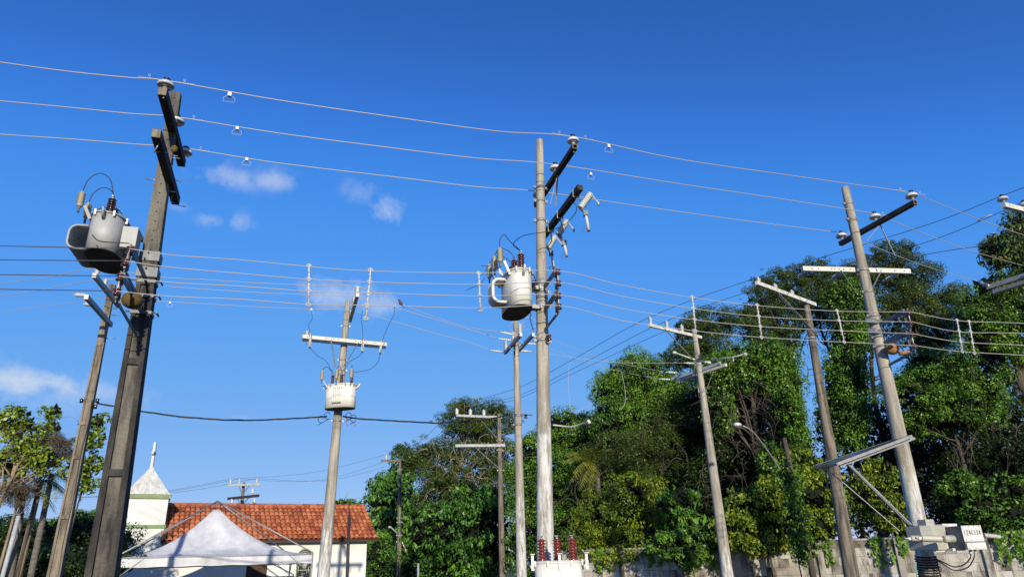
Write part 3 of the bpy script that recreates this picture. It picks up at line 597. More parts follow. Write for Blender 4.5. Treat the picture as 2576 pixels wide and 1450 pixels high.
mb = MB(); cbox(CL-.22, CL-.002, .23, HW*2, 0, 3.3, mb); cbox(0, CL, HW*2, HW*2+.22, 0, 3.3, mb)
g = [cp(CL-.22, .2, 3.3), cp(CL-.22, HW*2, 3.3), cp(CL-.22, HW, ZR-.2), cp(CL-.02, .2, 3.3), cp(CL-.02, HW*2, 3.3), cp(CL-.02, HW, ZR-.2)]
mb.add(g, [(0, 2, 1), (3, 4, 5), (0, 3, 5, 2), (2, 5, 4, 1)]); obj('end_wall', mb, M['wall_white'], ch)
# window: arched frame, panes, tracery
win = obj('window', (lambda m: m.tube([cp(wu-wr-.03, -.03, wz0)] + [cp(wu-(wr+.03)*math.cos(math.pi*i/18), -.03, wz1+(wr+.03)*math.sin(math.pi*i/18)) for i in range(19)] + [cp(wu+wr+.03, -.03, wz0)], .05, 6))(MB()), M['green_trim'], ch, 'arched church window with green frame and white tracery')
mb = MB(); mb.box(cp(wu, .12, (wz0+wz1)/2), (wr*2, .02, wz1-wz0), AXC); mb.add([cp(wu, .12, wz1)]+[cp(wu+wr*math.cos(math.pi*i/16), .12, wz1+wr*math.sin(math.pi*i/16)) for i in range(17)], [(0, i+1, i+2) for i in range(16)])
obj('pane', mb, M['glass_dark'], win)
mb = MB(); R5 = random.Random(5)
for rr in (.30, .2): mb.tube([cp(wu+rr*math.cos(2*math.pi*i/20), .06, wz1+rr*math.sin(2*math.pi*i/20)) for i in range(21)], .013, 4)
for i in range(22):
    a, b = R5.uniform(0, 6.28), R5.uniform(0, 6.28); mb.tube([cp(wu+.2*math.cos(a), .065, wz1+.2*math.sin(a)), cp(wu+.2*math.cos(b), .065, wz1+.2*math.sin(b))], .009, 4)
for i in range(16):
    a = 2*math.pi*i/16; mb.tube([cp(wu+.21*math.cos(a), .06, wz1+.21*math.sin(a)), cp(wu+.30*math.cos(a), .06, wz1+.30*math.sin(a))], .009, 4)
for i in range(30):
    x = wu+R5.uniform(-.3, .3); z = R5.uniform(wz0+.05, wz1-.38)
    if R5.random() < .5: mb.tube([cp(x, .06, z), cp(x, .06, min(z+R5.uniform(.12, .4), wz1-.34))], .010, 4)
    else: mb.tube([cp(x, .065, z), cp(min(x+R5.uniform(.08, .3), wu+.34), .065, z)], .010, 4)
obj('tracery', mb, M['wall_white'], win); obj('transom', cbox(wu-wr, wu+wr, .02, .08, wz0+.72, wz0+.78), M['green_trim'], win)
# eaves board and roof bed
e0, e1 = -.45, CL+.55
def rp(u, s, h=0):   # point on the front slope: s 0 at the eave, 1 at the ridge, h above the slope
    n = Vector((0, 0, 1))*(HW+.5) - CV*(ZR-ZE); n.normalize(); return cp(u, -.5+s*(HW+.5), ZE+s*(ZR-ZE)) + n*h
SL = math.hypot(HW+.5, ZR-ZE)
mb = MB(); mb.add([rp(e0, 0), rp(e1, 0), rp(e1, 1), rp(e0, 1), rp(e0, 0, -.06), rp(e1, 0, -.06), rp(e1, 1, -.06), rp(e0, 1, -.06)], [(0, 1, 2, 3), (7, 6, 5, 4), (0, 4, 5, 1), (1, 5, 6, 2), (3, 7, 4, 0)])
roof = obj('roof', mb, M['tile_bed'], ch)
mb = MB(); V = [cp(e0, HW, ZR), cp(e1, HW, ZR), cp(e1, HW*2+.5, ZE), cp(e0, HW*2+.5, ZE)]; mb.add(V, [(0, 3, 2, 1)]); obj('back_slope', mb, M['tile'], roof)
obj('eaves_board', cbox(e0, e1, -.46, -.42, ZE-.14, ZE-.03), M['post_dark'], roof)
ncol, nrow = 43, 9; cw = (e1-e0)/ncol; tl = SL/nrow
sdir = (rp(0, 1)-rp(0, 0)).normalized(); ndir = CU.cross(sdir)
def cap_mesh(nm):
    V = []; F_ = []; S = 7
    for (d, r, h) in ((-.03, .5*cw*.97, .046), (tl*1.1, .5*cw*.76, .004)):
        for i in range(S+1):
            a = math.pi*i/S; V.append((math.cos(a)*r, d, h+math.sin(a)*r*.72))
        for i in range(S+1):
            a = math.pi*i/S; V.append((math.cos(a)*(r-.014), d, h-.002+math.sin(a)*(r-.014)*.72))
    n = S+1
    for i in range(S): F_.append((i, i+1, 2*n+i+1, 2*n+i)); F_.append((i, n+i, n+i+1, i+1))
    me = bpy.data.meshes.new(nm); me.from_pydata(V, [], F_); me.polygons.foreach_set('use_smooth', [True, False]*S); me.materials.append(M['tile']); return me
cap = cap_mesh('roof_tile'); Mx = Matrix((CU, sdir, ndir)).transposed().to_4x4()
def topx(p): d = p-CP; return (1287.5+FPX*d.dot(RT)/d.dot(FW), 725-FPX*d.dot(UP)/d.dot(FW))
slots = []
for c in range(ncol):
    for r in range(nrow):
        p = rp(e0+(c+.5)*cw, r/nrow); x, y = topx(p)
        hid = y > 1284+abs(x-545)*.62 and 400 < x < 770
        slots.append((hid or x < 425, (p-CP).length, c, r, p))
slots.sort(key=lambda s: (s[0], s[1])); rest = MB()
for i, (hid, _, c, r, p) in enumerate(slots):
    m4 = Matrix.Translation(p + CU*rnd.uniform(-.006, .006) + ndir*rnd.uniform(0, .008)) @ Mx @ Matrix.Rotation(rnd.uniform(-.035, .035), 4, 'Z')
    if i < 296:
        o = bpy.data.objects.new('tile', cap); COL.objects.link(o); o.parent = roof; o.matrix_parent_inverse = Matrix.Identity(4); o.matrix_basis = Matrix.Translation(-CO) @ m4
    else: rest.add([m4 @ v.co for v in cap.vertices], [tuple(q.vertices) for q in cap.polygons], True)
obj('far_tiles', rest, M['tile'], roof, kind='stuff')
for i in range(27):
    u0 = e0+i*(e1-e0)/27; mb = MB(); mb.tube([cp(u0-.01, HW, ZR+.02), cp(u0+.3, HW, ZR+.025), cp(u0+(e1-e0)/27+.03, HW, ZR+.0)], [.125, .118, .098], 8); obj('ridge_tile', mb, M['tile'], roof)
# tower
tw = 2.18; tu1 = -.36; tu0 = tu1-tw
zb2 = (atplane(370, 1245, CO, CO+CU)).z; zb1 = (atplane(360, 1323, CO, CO+CU)).z
tower = obj('tower', cbox(tu0, tu1, -.02, tw-.02, 0, zb2-.1), M['wall_white'], ch)
obj('lower_band', cbox(tu0-.06, tu1+.06, -.08, tw+.04, zb1-.09, zb1+.09), M['green_trim'], tower)
obj('upper_band', cbox(tu0-.10, tu1+.10, -.12, tw+.08, zb2-.16, zb2+.06), M['green_trim'], tower)
obj('cornice', cbox(tu0-.14, tu1+.14, -.16, tw+.12, zb2+.06, zb2+.10), M['spire'], tower)
za = atplane(400, 1172, CO+CV*(tw/2), CO+CV*(tw/2)+CU).z
mb = MB(); cu, cv_ = (tu0+tu1)/2, tw/2-.02; lv = []
for i, (f, h) in enumerate([(1.0, 0), (.87, .12), (.74, .25), (.57, .43), (.38, .62), (.17, .83), (.06, 1)]):
    w = (tw/2+.02)*f; z = zb2+.10+(za-zb2-.1)*h; lv.append([(cu-w, cv_-w, z), (cu+w, cv_-w, z), (cu+w, cv_+w, z), (cu-w, cv_+w, z)])
V = [cp(*q) for l in lv for q in l]; F_ = [(i*4+k, i*4+(k+1) % 4, i*4+4+(k+1) % 4, i*4+4+k) for i in range(6) for k in range(4)] + [(24, 25, 26, 27)]
mb.add(V, F_); spire = obj('spire', mb, M['spire'], ch)
zt = atplane(400, 1113, CO+CV*(tw/2), CO+CV*(tw/2)+CU).z
cx = MB(); ca = R_(106); X = Vector((math.cos(ca), math.sin(ca), 0)); Yc = Vector((-math.sin(ca), math.cos(ca), 0))
cx.box(cp(cu, cv_, (za+zt)/2-.03), (.17, .14, zt-za+.1), (X, Yc, CZ)); cx.box(cp(cu, cv_, za+(zt-za)*.55), (.62, .12, .15), (X, Yc, CZ)); obj('cross', cx, M['spire'], spire)
obj('steps', cbox(tu0-.2, CL, -.9, -.03, 0, .12), M['concrete'], ch)
obj('door', cbox(4.1, 5.2, -.05, -.005, .12, 2.35), weather('dark_wooden_door', (.10, .05, .025), (.05, .025, .015), (3, 3, 1)), ch, 'dark wooden church door under the tent')

# ------------------------------------------------------------------ tent
FL = at(288, 1427, 31.2); FR = at(785, 1414.5, 35.0); FL.z = FR.z = (FL.z+FR.z)/2
TU = (FR-FL); TS = TU.length; TU.normalize(); TV = Vector((-TU.y, TU.x, 0)); TS2 = TS*.66; ze = FL.z+.40
tent = thing('tent', 'white peaked event tent in front of the chapel, canvas soiled grey', 'tent', ((FL+FR)/2+TV*TS2/2).xy.to_3d())
TC = (FL+FR)/2+TV*TS2/2; apz = atplane(545, 1281, TC, TC+TU).z; pkz = atplane(547, 1259, TC, TC+TU).z
apu = (atplane(545, 1281, TC, TC+TU)-TC).dot(TU); TC2 = TC+TU*apu
def canopy():
    N = 64; K = 18; V = []; F_ = []; rr = random.Random(3)
    for k in range(K+1):
        t = k/K
        for i in range(N):
            a = 2*math.pi*i/N; c, s = math.cos(a), math.sin(a); sq = 1/max(abs(c), abs(s))
            cor = (min(abs(c), abs(s))/max(abs(c), abs(s)))
            ex, ey = c*sq*TS/2, s*sq*TS2/2; e = TC+TU*ex+TV*ey
            ap = TC2 + TU*c*.17 + TV*s*.17
            p = ap.lerp(e, t); z = ze + (apz-ze)*(1-t)**1.95 - .06*math.sin(math.pi*t)*(1-cor)
            z += .006*math.sin(a*19+t*4)*math.sin(math.pi*t)
            V.append((p.x, p.y, z))
    for k in range(K):
        for i in range(N): F_.append((k*N+i, (k+1)*N+i, (k+1)*N+(i+1) % N, k*N+(i+1) % N))
    F_.append(tuple(range(N)))
    mb = MB(); mb.add(V, F_, True); return mb
co = obj('canopy', canopy(), M['canvas'], tent); co.data.polygons[len(co.data.polygons)-1].use_smooth = False
def skirt():
    mb = MB(); V = []; F_ = []; cs = [(-1, -1), (1, -1), (1, 1), (-1, 1)]; n = 0; rr = random.Random(4)
    for s in range(4):
        a, b = cs[s], cs[(s+1) % 4]
        for i in range(29):
            f = i/28; ex = (a[0]*(1-f)+b[0]*f)*(TS/2+.01); ey = (a[1]*(1-f)+b[1]*f)*(TS2/2+.01); w = .022*math.sin(i*1.9+s)+rr.uniform(-.012, .012)
            o = TC+TU*ex+TV*ey; out = (TU*(0 if s % 2 == 0 else a[0])+TV*(a[1] if s % 2 == 0 else 0))
            V += [o+Vector((0, 0, ze)), o+out*w+Vector((0, 0, ze-.2)), o+out*w*1.6+Vector((0, 0, ze-.40+.012*math.sin(i*1.3)))]
            V[-3].z = ze; V[-2].z = ze-.2; V[-1].z = ze-.40+.012*math.sin(i*1.3)
            if i: F_ += [(n-3, n, n+1, n-2), (n-2, n+1, n+2, n-1)]
            n += 3
    return mb.add(V, F_, True)
obj('valance', skirt(), M['canvas'], tent)
crn = [TC+TU*(a*TS/2)+TV*(b*TS2/2) for a, b in ((-1, -1), (1, -1), (1, 1), (-1, 1))]
for c in crn:
    base = Vector((c.x, c.y, 0)); mb = MB(); mb.tube([base, (c.x, c.y, ze+.04)], .035, 8); obj('leg', mb, M['galv'], tent)
    mb = MB(); mb.tube([(c.x, c.y, ze+.05), (TC2.x, TC2.y, pkz)], .033, 8); obj('roof_tube', mb, M['galv'], tent)
for i in range(4):
    a, b = crn[i], crn[(i+1) % 4]; mb = MB(); mb.tube([(a.x, a.y, ze-.03), (b.x, b.y, ze-.03)], .028, 6); obj('edge_tube', mb, M['galv'], tent)
    for c, d in ((a, b), (b, a)):
        m_ = c.lerp(d, .13); mb = MB(); mb.tube([(c.x, c.y, ze-.9), (m_.x, m_.y, ze-.05)], .018, 6); obj('corner_brace', mb, M['galv'], tent)
mb = MB(); mb.tube([(TC2.x, TC2.y, pkz), (TC2.x, TC2.y, apz)], .012, 5); mb.tube([TC2.xy.to_3d()+TU*.2+Vector((0, 0, pkz-.18)), TC2.xy.to_3d()-TU*.2+Vector((0, 0, pkz-.18))], .012, 5); obj('hanger', mb, M['galv_dark'], tent)

# ------------------------------------------------------------------ poles
AD = Vector((-.29, .957, 0)).normalized()            # crossarm direction of the street-side lines (pointing away)
LD = Vector((AD.y, -AD.x, 0))                        # along the line, to the right
class Pole:
    def __init__(s, name, label, top, zt, foot, r0, r1, m, group='concrete utility poles', kind='round', Y=None):
        t = atz(top[0], top[1], zt) if Y is None else at(top[0], top[1], Y); b = at(foot[0], foot[1], t.y)
        d = (b-t)/(t.z-b.z); s.top = t; s.base = t + d*t.z; s.r0, s.r1 = r0, r1
        s.t = thing(name, label, 'utility pole', s.base, group); s.m = m
        if kind == 'round':
            mb = MB(); N = 24; pts = []; rs = []
            for i in range(N+1):
                u = i/N; pts.append(s.base.lerp(t, u)); rs.append(r0+(r1-r0)*u)
            rs[-1] *= .93; mb.tube(pts, rs, 20); obj('shaft', mb, m, s.t)
    def ax(s, z): return s.base.lerp(s.top, z/s.top.z)
    def r(s, z): return s.r0+(s.r1-s.r0)*z/s.top.z
    def zpx(s, y):
        lo, hi = 0, s.top.z
        for _ in range(40):
            m_ = (lo+hi)/2
            if topx(s.ax(m_))[1] > y: lo = m_
            else: hi = m_
        return lo
    def band(s, z, h=.05, lug=LD, name='pole_band'):
        c = s.ax(z); r = s.r(z)+.012; mb = MB(); mb.lathe(c-Vector((0, 0, h/2)), (0, 0, 1), [(0, r), (h, r)], 18)
        for q in (1, -1):
            mb.box(c+lug*q*(r+.02), (.06, .03, h), (lug, lug.cross(CZ), CZ)); mb.tube([c+lug*q*(r+.03)-lug.cross(CZ)*.05, c+lug*q*(r+.03)+lug.cross(CZ)*.05], .010, 6)
        return obj(name, mb, M['galv'], s.t)
    def plane(s, x, y, z=7, d=AD, off=0):
        a = s.ax(z)+LD*off; return atplane(x, y, a, a+d)
def arm(P_, a, b, w, h, m, hollow=False, name='crossarm'):
    mb = MB(); a, b = Vector(a), Vector(b)
    if hollow:
        d = (b-a).normalized(); a2 = a+d*.10; mb.beam(a2, b, w, h); x = d.cross(CZ).normalized(); t_ = .012
        for sg in (1, -1): mb.beam(a+x*sg*(w/2-t_/2), a2+x*sg*(w/2-t_/2), t_, h); mb.beam(a+CZ*sg*(h/2-t_/2), a2+CZ*sg*(h/2-t_/2), w-2*t_, t_)
    else: mb.beam(a, b, w, h)
    return obj(name, mb, m, P_.t if isinstance(P_, Pole) else P_)
def arm_holes(P_, a, b, w, pos, parent, side=1):
    mb = MB(); d = (b-a).normalized(); x = d.cross(CZ).normalized()*side
    for f in pos: c = a.lerp(b, f)+x*(w/2); mb.lathe(c, x, [(0, .017), (.006, .017)], 8)
    obj('bolt_holes', mb, M['galv_dark'], parent, kind='stuff')
def brace(P_, a, b, w=.04, m='galv', name='brace'):
    mb = MB(); mb.beam(a, b, w, .008); return obj(name, mb, M[m], P_.t)
def pin_insulator(par, base, r=.125, m='porc_white'):
    mb = MB(); k = r/.125
    mb.lathe(base, (0, 0, 1), [(-.14, .012), (.05, .014), (.055, .035), (.09, .045*k), (.085, .075*k), (.10, .08*k), (.095, .11*k), (.105, .125*k), (.125, .127*k), (.165, .105*k), (.19, .07*k), (.20, .05*k)], 20)
    o = obj('insulator', mb, M[m], par); hd = MB(); hd.lathe(base, (0, 0, 1), [(.198, .05*k), (.21, .042*k), (.225, .042*k), (.235, .055*k), (.25, .05*k), (.262, .02)], 14); obj('insulator_head', hd, M['dark_cap'], o)
    return base+Vector((0, 0, .218))
def shed_prof(h0, L, r, n, core=.6):
    p = [(h0, r*core)]
    for i in range(n):
        z = h0+L*(i+.25)/n; p += [(z, r*core), (z+L*.18/n, r), (z+L*.34/n, r*.97), (z+L*.6/n, r*core)]
    p.append((h0+L, r*core)); return p
def post_insulator(par, base, h=.3, r=.07, m='porc_white', n=5, axis=(0, 0, 1)):
    mb = MB(); mb.lathe(base, axis, [(0, r*.75), (.05, r*.7)]+shed_prof(.05, h-.09, r, n)+[(h-.04, r*.4), (h, r*.4), (h+.015, r*.2)], 14)
    obj('insulator', mb, M[m], par); return Vector(base)+Vector(axis).normalized()*(h)
def spool(par, c, r=.045, m='porc_brown', axis=(0, 0, 1)):
    mb = MB(); mb.lathe(Vector(c)-Vector(axis)*.05, axis, [(0, r*.5), (0.005, r), (.025, r*1.02), (.04, r*.62), (.06, r*.62), (.075, r*1.02), (.095, r), (.1, r*.5)], 14); return obj('spool_insulator', mb, M[m], par)
def rack(P_, pts, back=.1, gap=.0, m='galv_dark', long=.14):
    """secondary rack: two arms off the pole, a strap, a rod and two spool insulators"""
    a, b = Vector(pts[0]), Vector(pts[1]); pa = P_.ax(a.z+.02); pb = P_.ax(b.z-.2); n = (a-pa); n.z = 0; n.normalize(); sd = n.cross(CZ)
    mb = MB(); mb.beam(pa+n*P_.r(a.z)+CZ*-.02, a-n*.10+CZ*.06, .012, .11); mb.beam(pb+n*P_.r(b.z)+CZ*.0, b-n*.02-CZ*.10, .012, .06)
    mb.beam(a-n*.10+CZ*.12, b-n*.10-CZ*.12, .06, .012, up=n)
    k = obj('wire_rack', mb, M[m], P_.t)
    rd = MB(); rd.tube([a+CZ*.10, b-CZ*.10], .012, 8); rd.beam(a-n*.11+CZ*.07, a+CZ*.07, .03, .008); rd.beam(b-n*.11-CZ*.07, b-CZ*.07, .03, .008); obj('rod', rd, M['steel'], k)
    for q in (a, b): spool(k, q, .055, 'porc_dark' if m == 'galv_old' else 'porc_brown')
    return k
WG = 'overhead line conductors'
def wire(name, label, pts, r=.009, m='wire', grp=None, cat='wire', sag=None, n=5):
    out = []; pts = [Vector(p) for p in pts]
    for i in range(len(pts)-1):
        p0, p1, p2, p3 = pts[max(i-1, 0)], pts[i], pts[i+1], pts[min(i+2, len(pts)-1)]
        N = 8 if (p2-p1).length > 1.5 else 4
        for k in range(N):
            u = k/N; s_ = 0 if sag is None else -sag[i]*4*u*(1-u)
            if sag is None: q = .5*((2*p1)+(p2-p0)*u+(2*p0-5*p1+4*p2-p3)*u*u+(3*p1-p0-3*p2+p3)*u**3)
            else: q = p1.lerp(p2, u)
            out.append(q+CZ*s_)
    out.append(pts[-1]); mb = MB(); mb.tube(out, r, n)
    return solo(name, mb, M[m], label, cat, grp)

# --- pole A: big weathered rectangular pole at the left
PA = Pole('utility_pole', 'big dark weathered rectangular pole with two black beams at the left', (443, 236), None, (256, 1450), .2, .09, M['concrete_old'], kind='rect', Y=10.5)
def rect_pole(P_, w0, w1, d0, d1, m_web, m_fl, zsolid, ribs, rec=.07, fl=.24):
    """tapered I-section: flanges, a recessed web, cross ribs and a solid head with dark discs for holes"""
    f = -AD; s_ = LD
    def at_(z, a, b):    # a across (-1..1), b towards the street camera (-1..1)
        u = z/P_.top.z; w = (w0+(w1-w0)*u)/2; d = (d0+(d1-d0)*u)/2; return P_.ax(z)+s_*a*w+f*b*d
    def slab(mb, z0, z1, a0, a1, b0, b1, n=1):
        for i in range(n):
            q0, q1 = z0+(z1-z0)*i/n, z0+(z1-z0)*(i+1)/n
            mb.add([at_(z, a, b) for z in (q0, q1) for a, b in ((a0, b0), (a1, b0), (a1, b1), (a0, b1))], [(0, 1, 5, 4), (1, 2, 6, 5), (2, 3, 7, 6), (3, 0, 4, 7), (4, 5, 6, 7), (3, 2, 1, 0)])
    mb = MB(); slab(mb, 0, zsolid, -1+fl*2, 1-fl*2, -.55, .62); slab(mb, zsolid, P_.top.z, -1, 1, -1, 1)
    sh = obj('shaft', mb, m_web, P_.t)
    for sg in (-1, 1):
        mb = MB(); slab(mb, 0, zsolid, sg, sg*(1-fl*2+.002), -1, 1) if sg > 0 else slab(mb, 0, zsolid, -1, -1+fl*2-.002, -1, 1); obj('flange', mb, m_fl, P_.t)
    for z in ribs:
        mb = MB(); slab(mb, z-.05, z+.05, -1+fl*2, 1-fl*2, -.95, .95); obj('cross_rib', mb, m_fl, P_.t)
    hm = MB(); z = zsolid+.25
    while z < P_.top.z-.12:
        c = at_(z, .0, 1); hm.lathe(c, f, [(0, .013), (.003, .013)], 8); z += .18
    obj('bolt_hole', hm, M['black'], P_.t, kind='stuff')  # raised black discs carry the inner darkness, nothing is cut into the head
rect_pole(PA, .42, .17, .36, .13, M['concrete_old'], M['concrete_flange'], PA.zpx(720), [PA.zpx(912), PA.zpx(1190)])
a0, a1 = atz(412, 230, 9.0), atz(460, 411, 9.0); A1 = arm(PA, a0-LD*.02, a1-LD*.02, .13, .15, M['wood_dark'])
b0, b1 = atz(402, 336, 7.98), atz(450, 506, 7.98); A2 = arm(PA, b0-LD*.05, b1-LD*.05, .125, .16, M['wood_dark'])
for a, b in ((a0, a1), (b0, b1)):
    mb = MB(); d = (b-a).normalized(); c = a-LD*(.02 if a is a0 else .05); mb.box(c-d*.003, (.125, .004, .145), (LD, AD, CZ)); obj('beam_end', mb, M['concrete_warm'], A1 if a is a0 else A2)  # sunlight on the near end faces painted as a paler plate
A_top = []
for (x, y) in ((418, 209), (446, 297), (467, 374)):
    q = atplane(x, y, a0, a1); A_top.append(pin_insulator(PA.t, Vector((q.x, q.y, 9.065+(-.03, .05, .075)[len(A_top)])), .135, 'porc'))
mb = MB()
for (x, y, x2, y2) in ((402, 372, 412, 383), (421, 376, 441, 392), (436, 470, 434, 482), (441, 495, 462, 519), (434, 430, 452, 455)):
    p, q = atplane(x, y, b0, b1), atplane(x2, y2, b0, b1); p -= LD*.02; mb.tube([p+CZ*.1, p-CZ*.09-LD*.05, q-LD*.05, q+LD*.04], .009, 5)
obj('hanger_bracket', mb, M['steel'], PA.t)
mb = MB(); q = PA.ax(PA.zpx(455)); mb.tube([q-LD*.26-AD*.02, q+LD*.02], .011, 6); q = PA.ax(PA.zpx(395)); mb.tube([q-LD*.02, q+LD*.22], .010, 6); obj('step_bolt', mb, M['steel'], PA.t)
q = atplane(419, 368, b0, b1); mb = MB(); mb.lathe(q+LD*.12-CZ*.1, (0, 0, 1), [(0, .02), (.04, .05), (.09, .055), (.13, .02)], 10); solo('insect_nest', mb, M['nest_straw'], 'small straw-coloured nest tucked between the two black beams on the left pole', 'nest')
# clamps on A
for y in (650, 690): 
    z = PA.zpx(y); c = PA.ax(z); u = z/PA.top.z; w = .42+(.17-.42)*u; d = .36+(.13-.36)*u
    mb = MB(); mb.box(c, (w+.05, d+.05, .17), (LD, AD, CZ)); mb.tube([c-LD*.06-AD*(d/2+.02)-CZ*.06, c-LD*.06-AD*(d/2+.09)-CZ*.06], .014, 6); mb.tube([c-LD*.02-AD*(d/2+.02)+CZ*.06, c-LD*.02-AD*(d/2+.09)+CZ*.06], .014, 6); obj('pole_clamp', mb, M['galv_dark'], PA.t)
for y in (712, 748, 790):
    z = PA.zpx(y); c = PA.ax(z); u = z/PA.top.z; w = .42+(.17-.42)*u; d = .36+(.13-.36)*u
    mb = MB(); mb.box(c, (w+.03, d+.03, .05), (LD, AD, CZ)); mb.tube([c-AD*(d/2)-LD*(w/2+.08), c-AD*(d/2)+LD*(w/2+.10)], .013, 6); mb.tube([c-AD*(d/2+.03)+LD*(w/2+.09), c+AD*.05+LD*(w/2+.09)], .016, 6); obj('pole_band', mb, M['galv_dark'], PA.t)
A_lv = [PA.plane(x, y, 6.9) for x, y in ((327, 629), (315, 660), (302, 698), (294, 735))]
rack(PA, A_lv[:2]); rack(PA, A_lv[2:])
q = atplane(333, 752, PA.ax(6.3), PA.ax(6.3)+AD); mb = MB(); mb.lathe(q-CZ*.14, (0, 0, 1), [(0, .05), (.04, .12), (.12, .155), (.2, .13), (.26, .05)], 12); solo('insect_nest', mb, M['nest_straw'], 'round straw-coloured nest behind the lower wire rack on the left pole', 'nest')

# --- pole B: thick round limewashed pole in the middle
PB = Pole('utility_pole', 'thick round pole with peeling limewash in the middle behind the standing transformer', (1357, 353), 10.0, (1372, 1400), .165, .078, M['lime_b'])
a0 = atz(1446, 368, 8.95); a1 = a0+AD*2.4; bB1 = arm(PB, a0, a1, .10, .10, M['wood_dark'], True)
mb = MB(); d = AD; x = LD; t_ = .012
for sg in (1, -1): mb.beam(a0+x*sg*(.05-t_/2)-d*.004, a0+x*sg*(.05-t_/2), t_+.004, .104); mb.beam(a0+CZ*sg*(.05-t_/2)-d*.004, a0+CZ*sg*(.05-t_/2), .104, t_+.004)
obj('beam_end', mb, M['tan_end'], bB1)
c0 = atz(1459, 471, 8.15); c1 = c0+AD*2.4; bB2 = arm(PB, c0, c1, .11, .11, M['wood_dark']); mb = MB(); mb.box(c0-AD*.003, (.10, .004, .10), (LD, AD, CZ)); obj('beam_end', mb, M['wood_dark'], bB2)
B_top = []
for (x, y) in ((1441, 357), (1396, 426)): q = atplane(x, y, a0, a1); B_top.append(pin_insulator(PB.t, Vector((q.x, q.y, 9.0)), .115))
q = atplane(1352, 482, a0, a1); B_top.append(pin_insulator(PB.t, Vector((q.x, q.y, 9.0)), .115))
for y in (473, 506, 556, 712, 733, 770, 857):
    PB.band(PB.zpx(y), .055)
for y in (710, 727, 745): z = PB.zpx(y); mb = MB(); mb.lathe(PB.ax(z)-CZ*.06, (0, 0, 1), [(0, PB.r(z)+.008), (.12, PB.r(z)+.008)], 18); obj('pole_clamp', mb, M['galv'], PB.t)
for y in (458, 480, 636, 812): z = PB.zpx(y); mb = MB(); mb.tube([PB.ax(z+.03*math.sin(a))+Vector((math.cos(a), math.sin(a), 0))*(PB.r(z)+.003) for a in [2*math.pi*i/20 for i in range(21)]], .004, 4, False); obj('tie_wire', mb, M['cable'], PB.t)
mid = atplane(1402, 434, a0, a1); brace(PB, mid-CZ*.06-LD*.0, PB.plane(1378, 513, 8.7)+LD*.05, .035); brace(PB, mid-CZ*.06, atplane(1404, 523, c0, c1)-LD*.06+CZ*.05, .035)
B_lv = [PB.plane(x, y, 6.6) for x, y in ((1402, 684), (1404, 713), (1404, 744), (1405, 771))]
rack(PB, B_lv[:2]); rack(PB, B_lv[2:])
q = PB.plane(1375, 857, 5.5); n_ = -AD; mb = MB(); c = PB.ax(PB.zpx(857))-AD*(PB.r(5.5)+.05)+LD*.05; k = obj('clevis', mb.box(c-CZ*.0, (.05, .03, .16), (LD, AD, CZ)), M['galv'], PB.t); spool(k, c-AD*.06, .05)

# --- pole C: round pole at the right
PC = Pole('utility_pole', 'round pole at the right with a white beam, a black beam and a numbered cabinet', (2125, 471), 10.0, (2308, 1310), .185, .092, M['lime_c'])
a0, a1 = atz(2302, 508, 8.85), atz(2113, 613, 8.85); bC = arm(PC, a0, a1, .105, .105, M['wood_dark'], True); mb = MB()
d = (a1-a0).normalized(); x = d.cross(CZ).normalized()
for sg in (1, -1): mb.beam(a0+x*sg*.0465-d*.004, a0+x*sg*.0465, .016, .109); mb.beam(a0+CZ*sg*.0465-d*.004, a0+CZ*sg*.0465, .109, .016)
obj('beam_end', mb, M['tan_end'], bC)
C_top = []
for (x, y) in ((2294, 498), (2201, 549), (2118, 603)): q = atplane(x, y, a0, a1); C_top.append(pin_insulator(PC.t, Vector((q.x, q.y, 8.905)), .13))
for y in (513, 552, 680, 735, 795, 812, 830, 848, 872): PC.band(PC.zpx(y), .055)
m_ = atplane(2212, 560, a0, a1)-CZ*.055; brace(PC, m_, PC.plane(2177, 605, 8.6)+LD*.04, .035); brace(PC, m_, m_+Vector((.10, -.1, -.85)), .035)
w0, w1 = atz(2017, 676, 7.84), atz(2287, 683, 7.84); wc = arm(PC, w0, w1, .09, .115, M['white_arm']); arm_holes(PC, w0, w1, .09, [.08, .14, .26, .29, .33, .37, .43, .68, .72, .85, .94], wc)
brace(PC, w0.lerp(w1, .34)-AD*.06-CZ*.03, PC.plane(2156, 737, 7.3, LD)-LD*.02, .04); brace(PC, w0.lerp(w1, .71)-AD*.06-CZ*.03, PC.plane(2190, 725, 7.3, LD)+LD*.03, .04)
C_lv = [PC.plane(x, y, 6.5) for x, y in ((2284, 786), (2289, 811), (2292, 841), (2299, 871))]
rack(PC, C_lv[:2]); rack(PC, C_lv[2:])
for y, x0 in ((813, 2165), (838, 2168)):     # slotted side plates sticking out on the left
    z = PC.zpx(y); c = PC.ax(z); mb = MB(); mb.beam(c-AD*.13+LD*.1, c-AD*.16-LD*.40, .012, .10); obj('side_plate', mb, M['galv_dark'], PC.t); mb = MB(); mb.beam(c-AD*.168-LD*.14, c-AD*.17-LD*.22, .006, .03); obj('slot', mb, M['steel'], PC.t)
def deadend(par, a, d, L=.34, r=.05, m='porc'):
    a = Vector(a); d = Vector(d).normalized(); mb = MB(); mb.lathe(a, d, [(0, .014), (.06, .014)]+shed_prof(.06, L-.12, r, 5, .45)+[(L-.06, .014), (L, .02), (L+.06, .014)], 10)
    obj('strain_insulator', mb, M[m], par); return a+d*(L+.06)
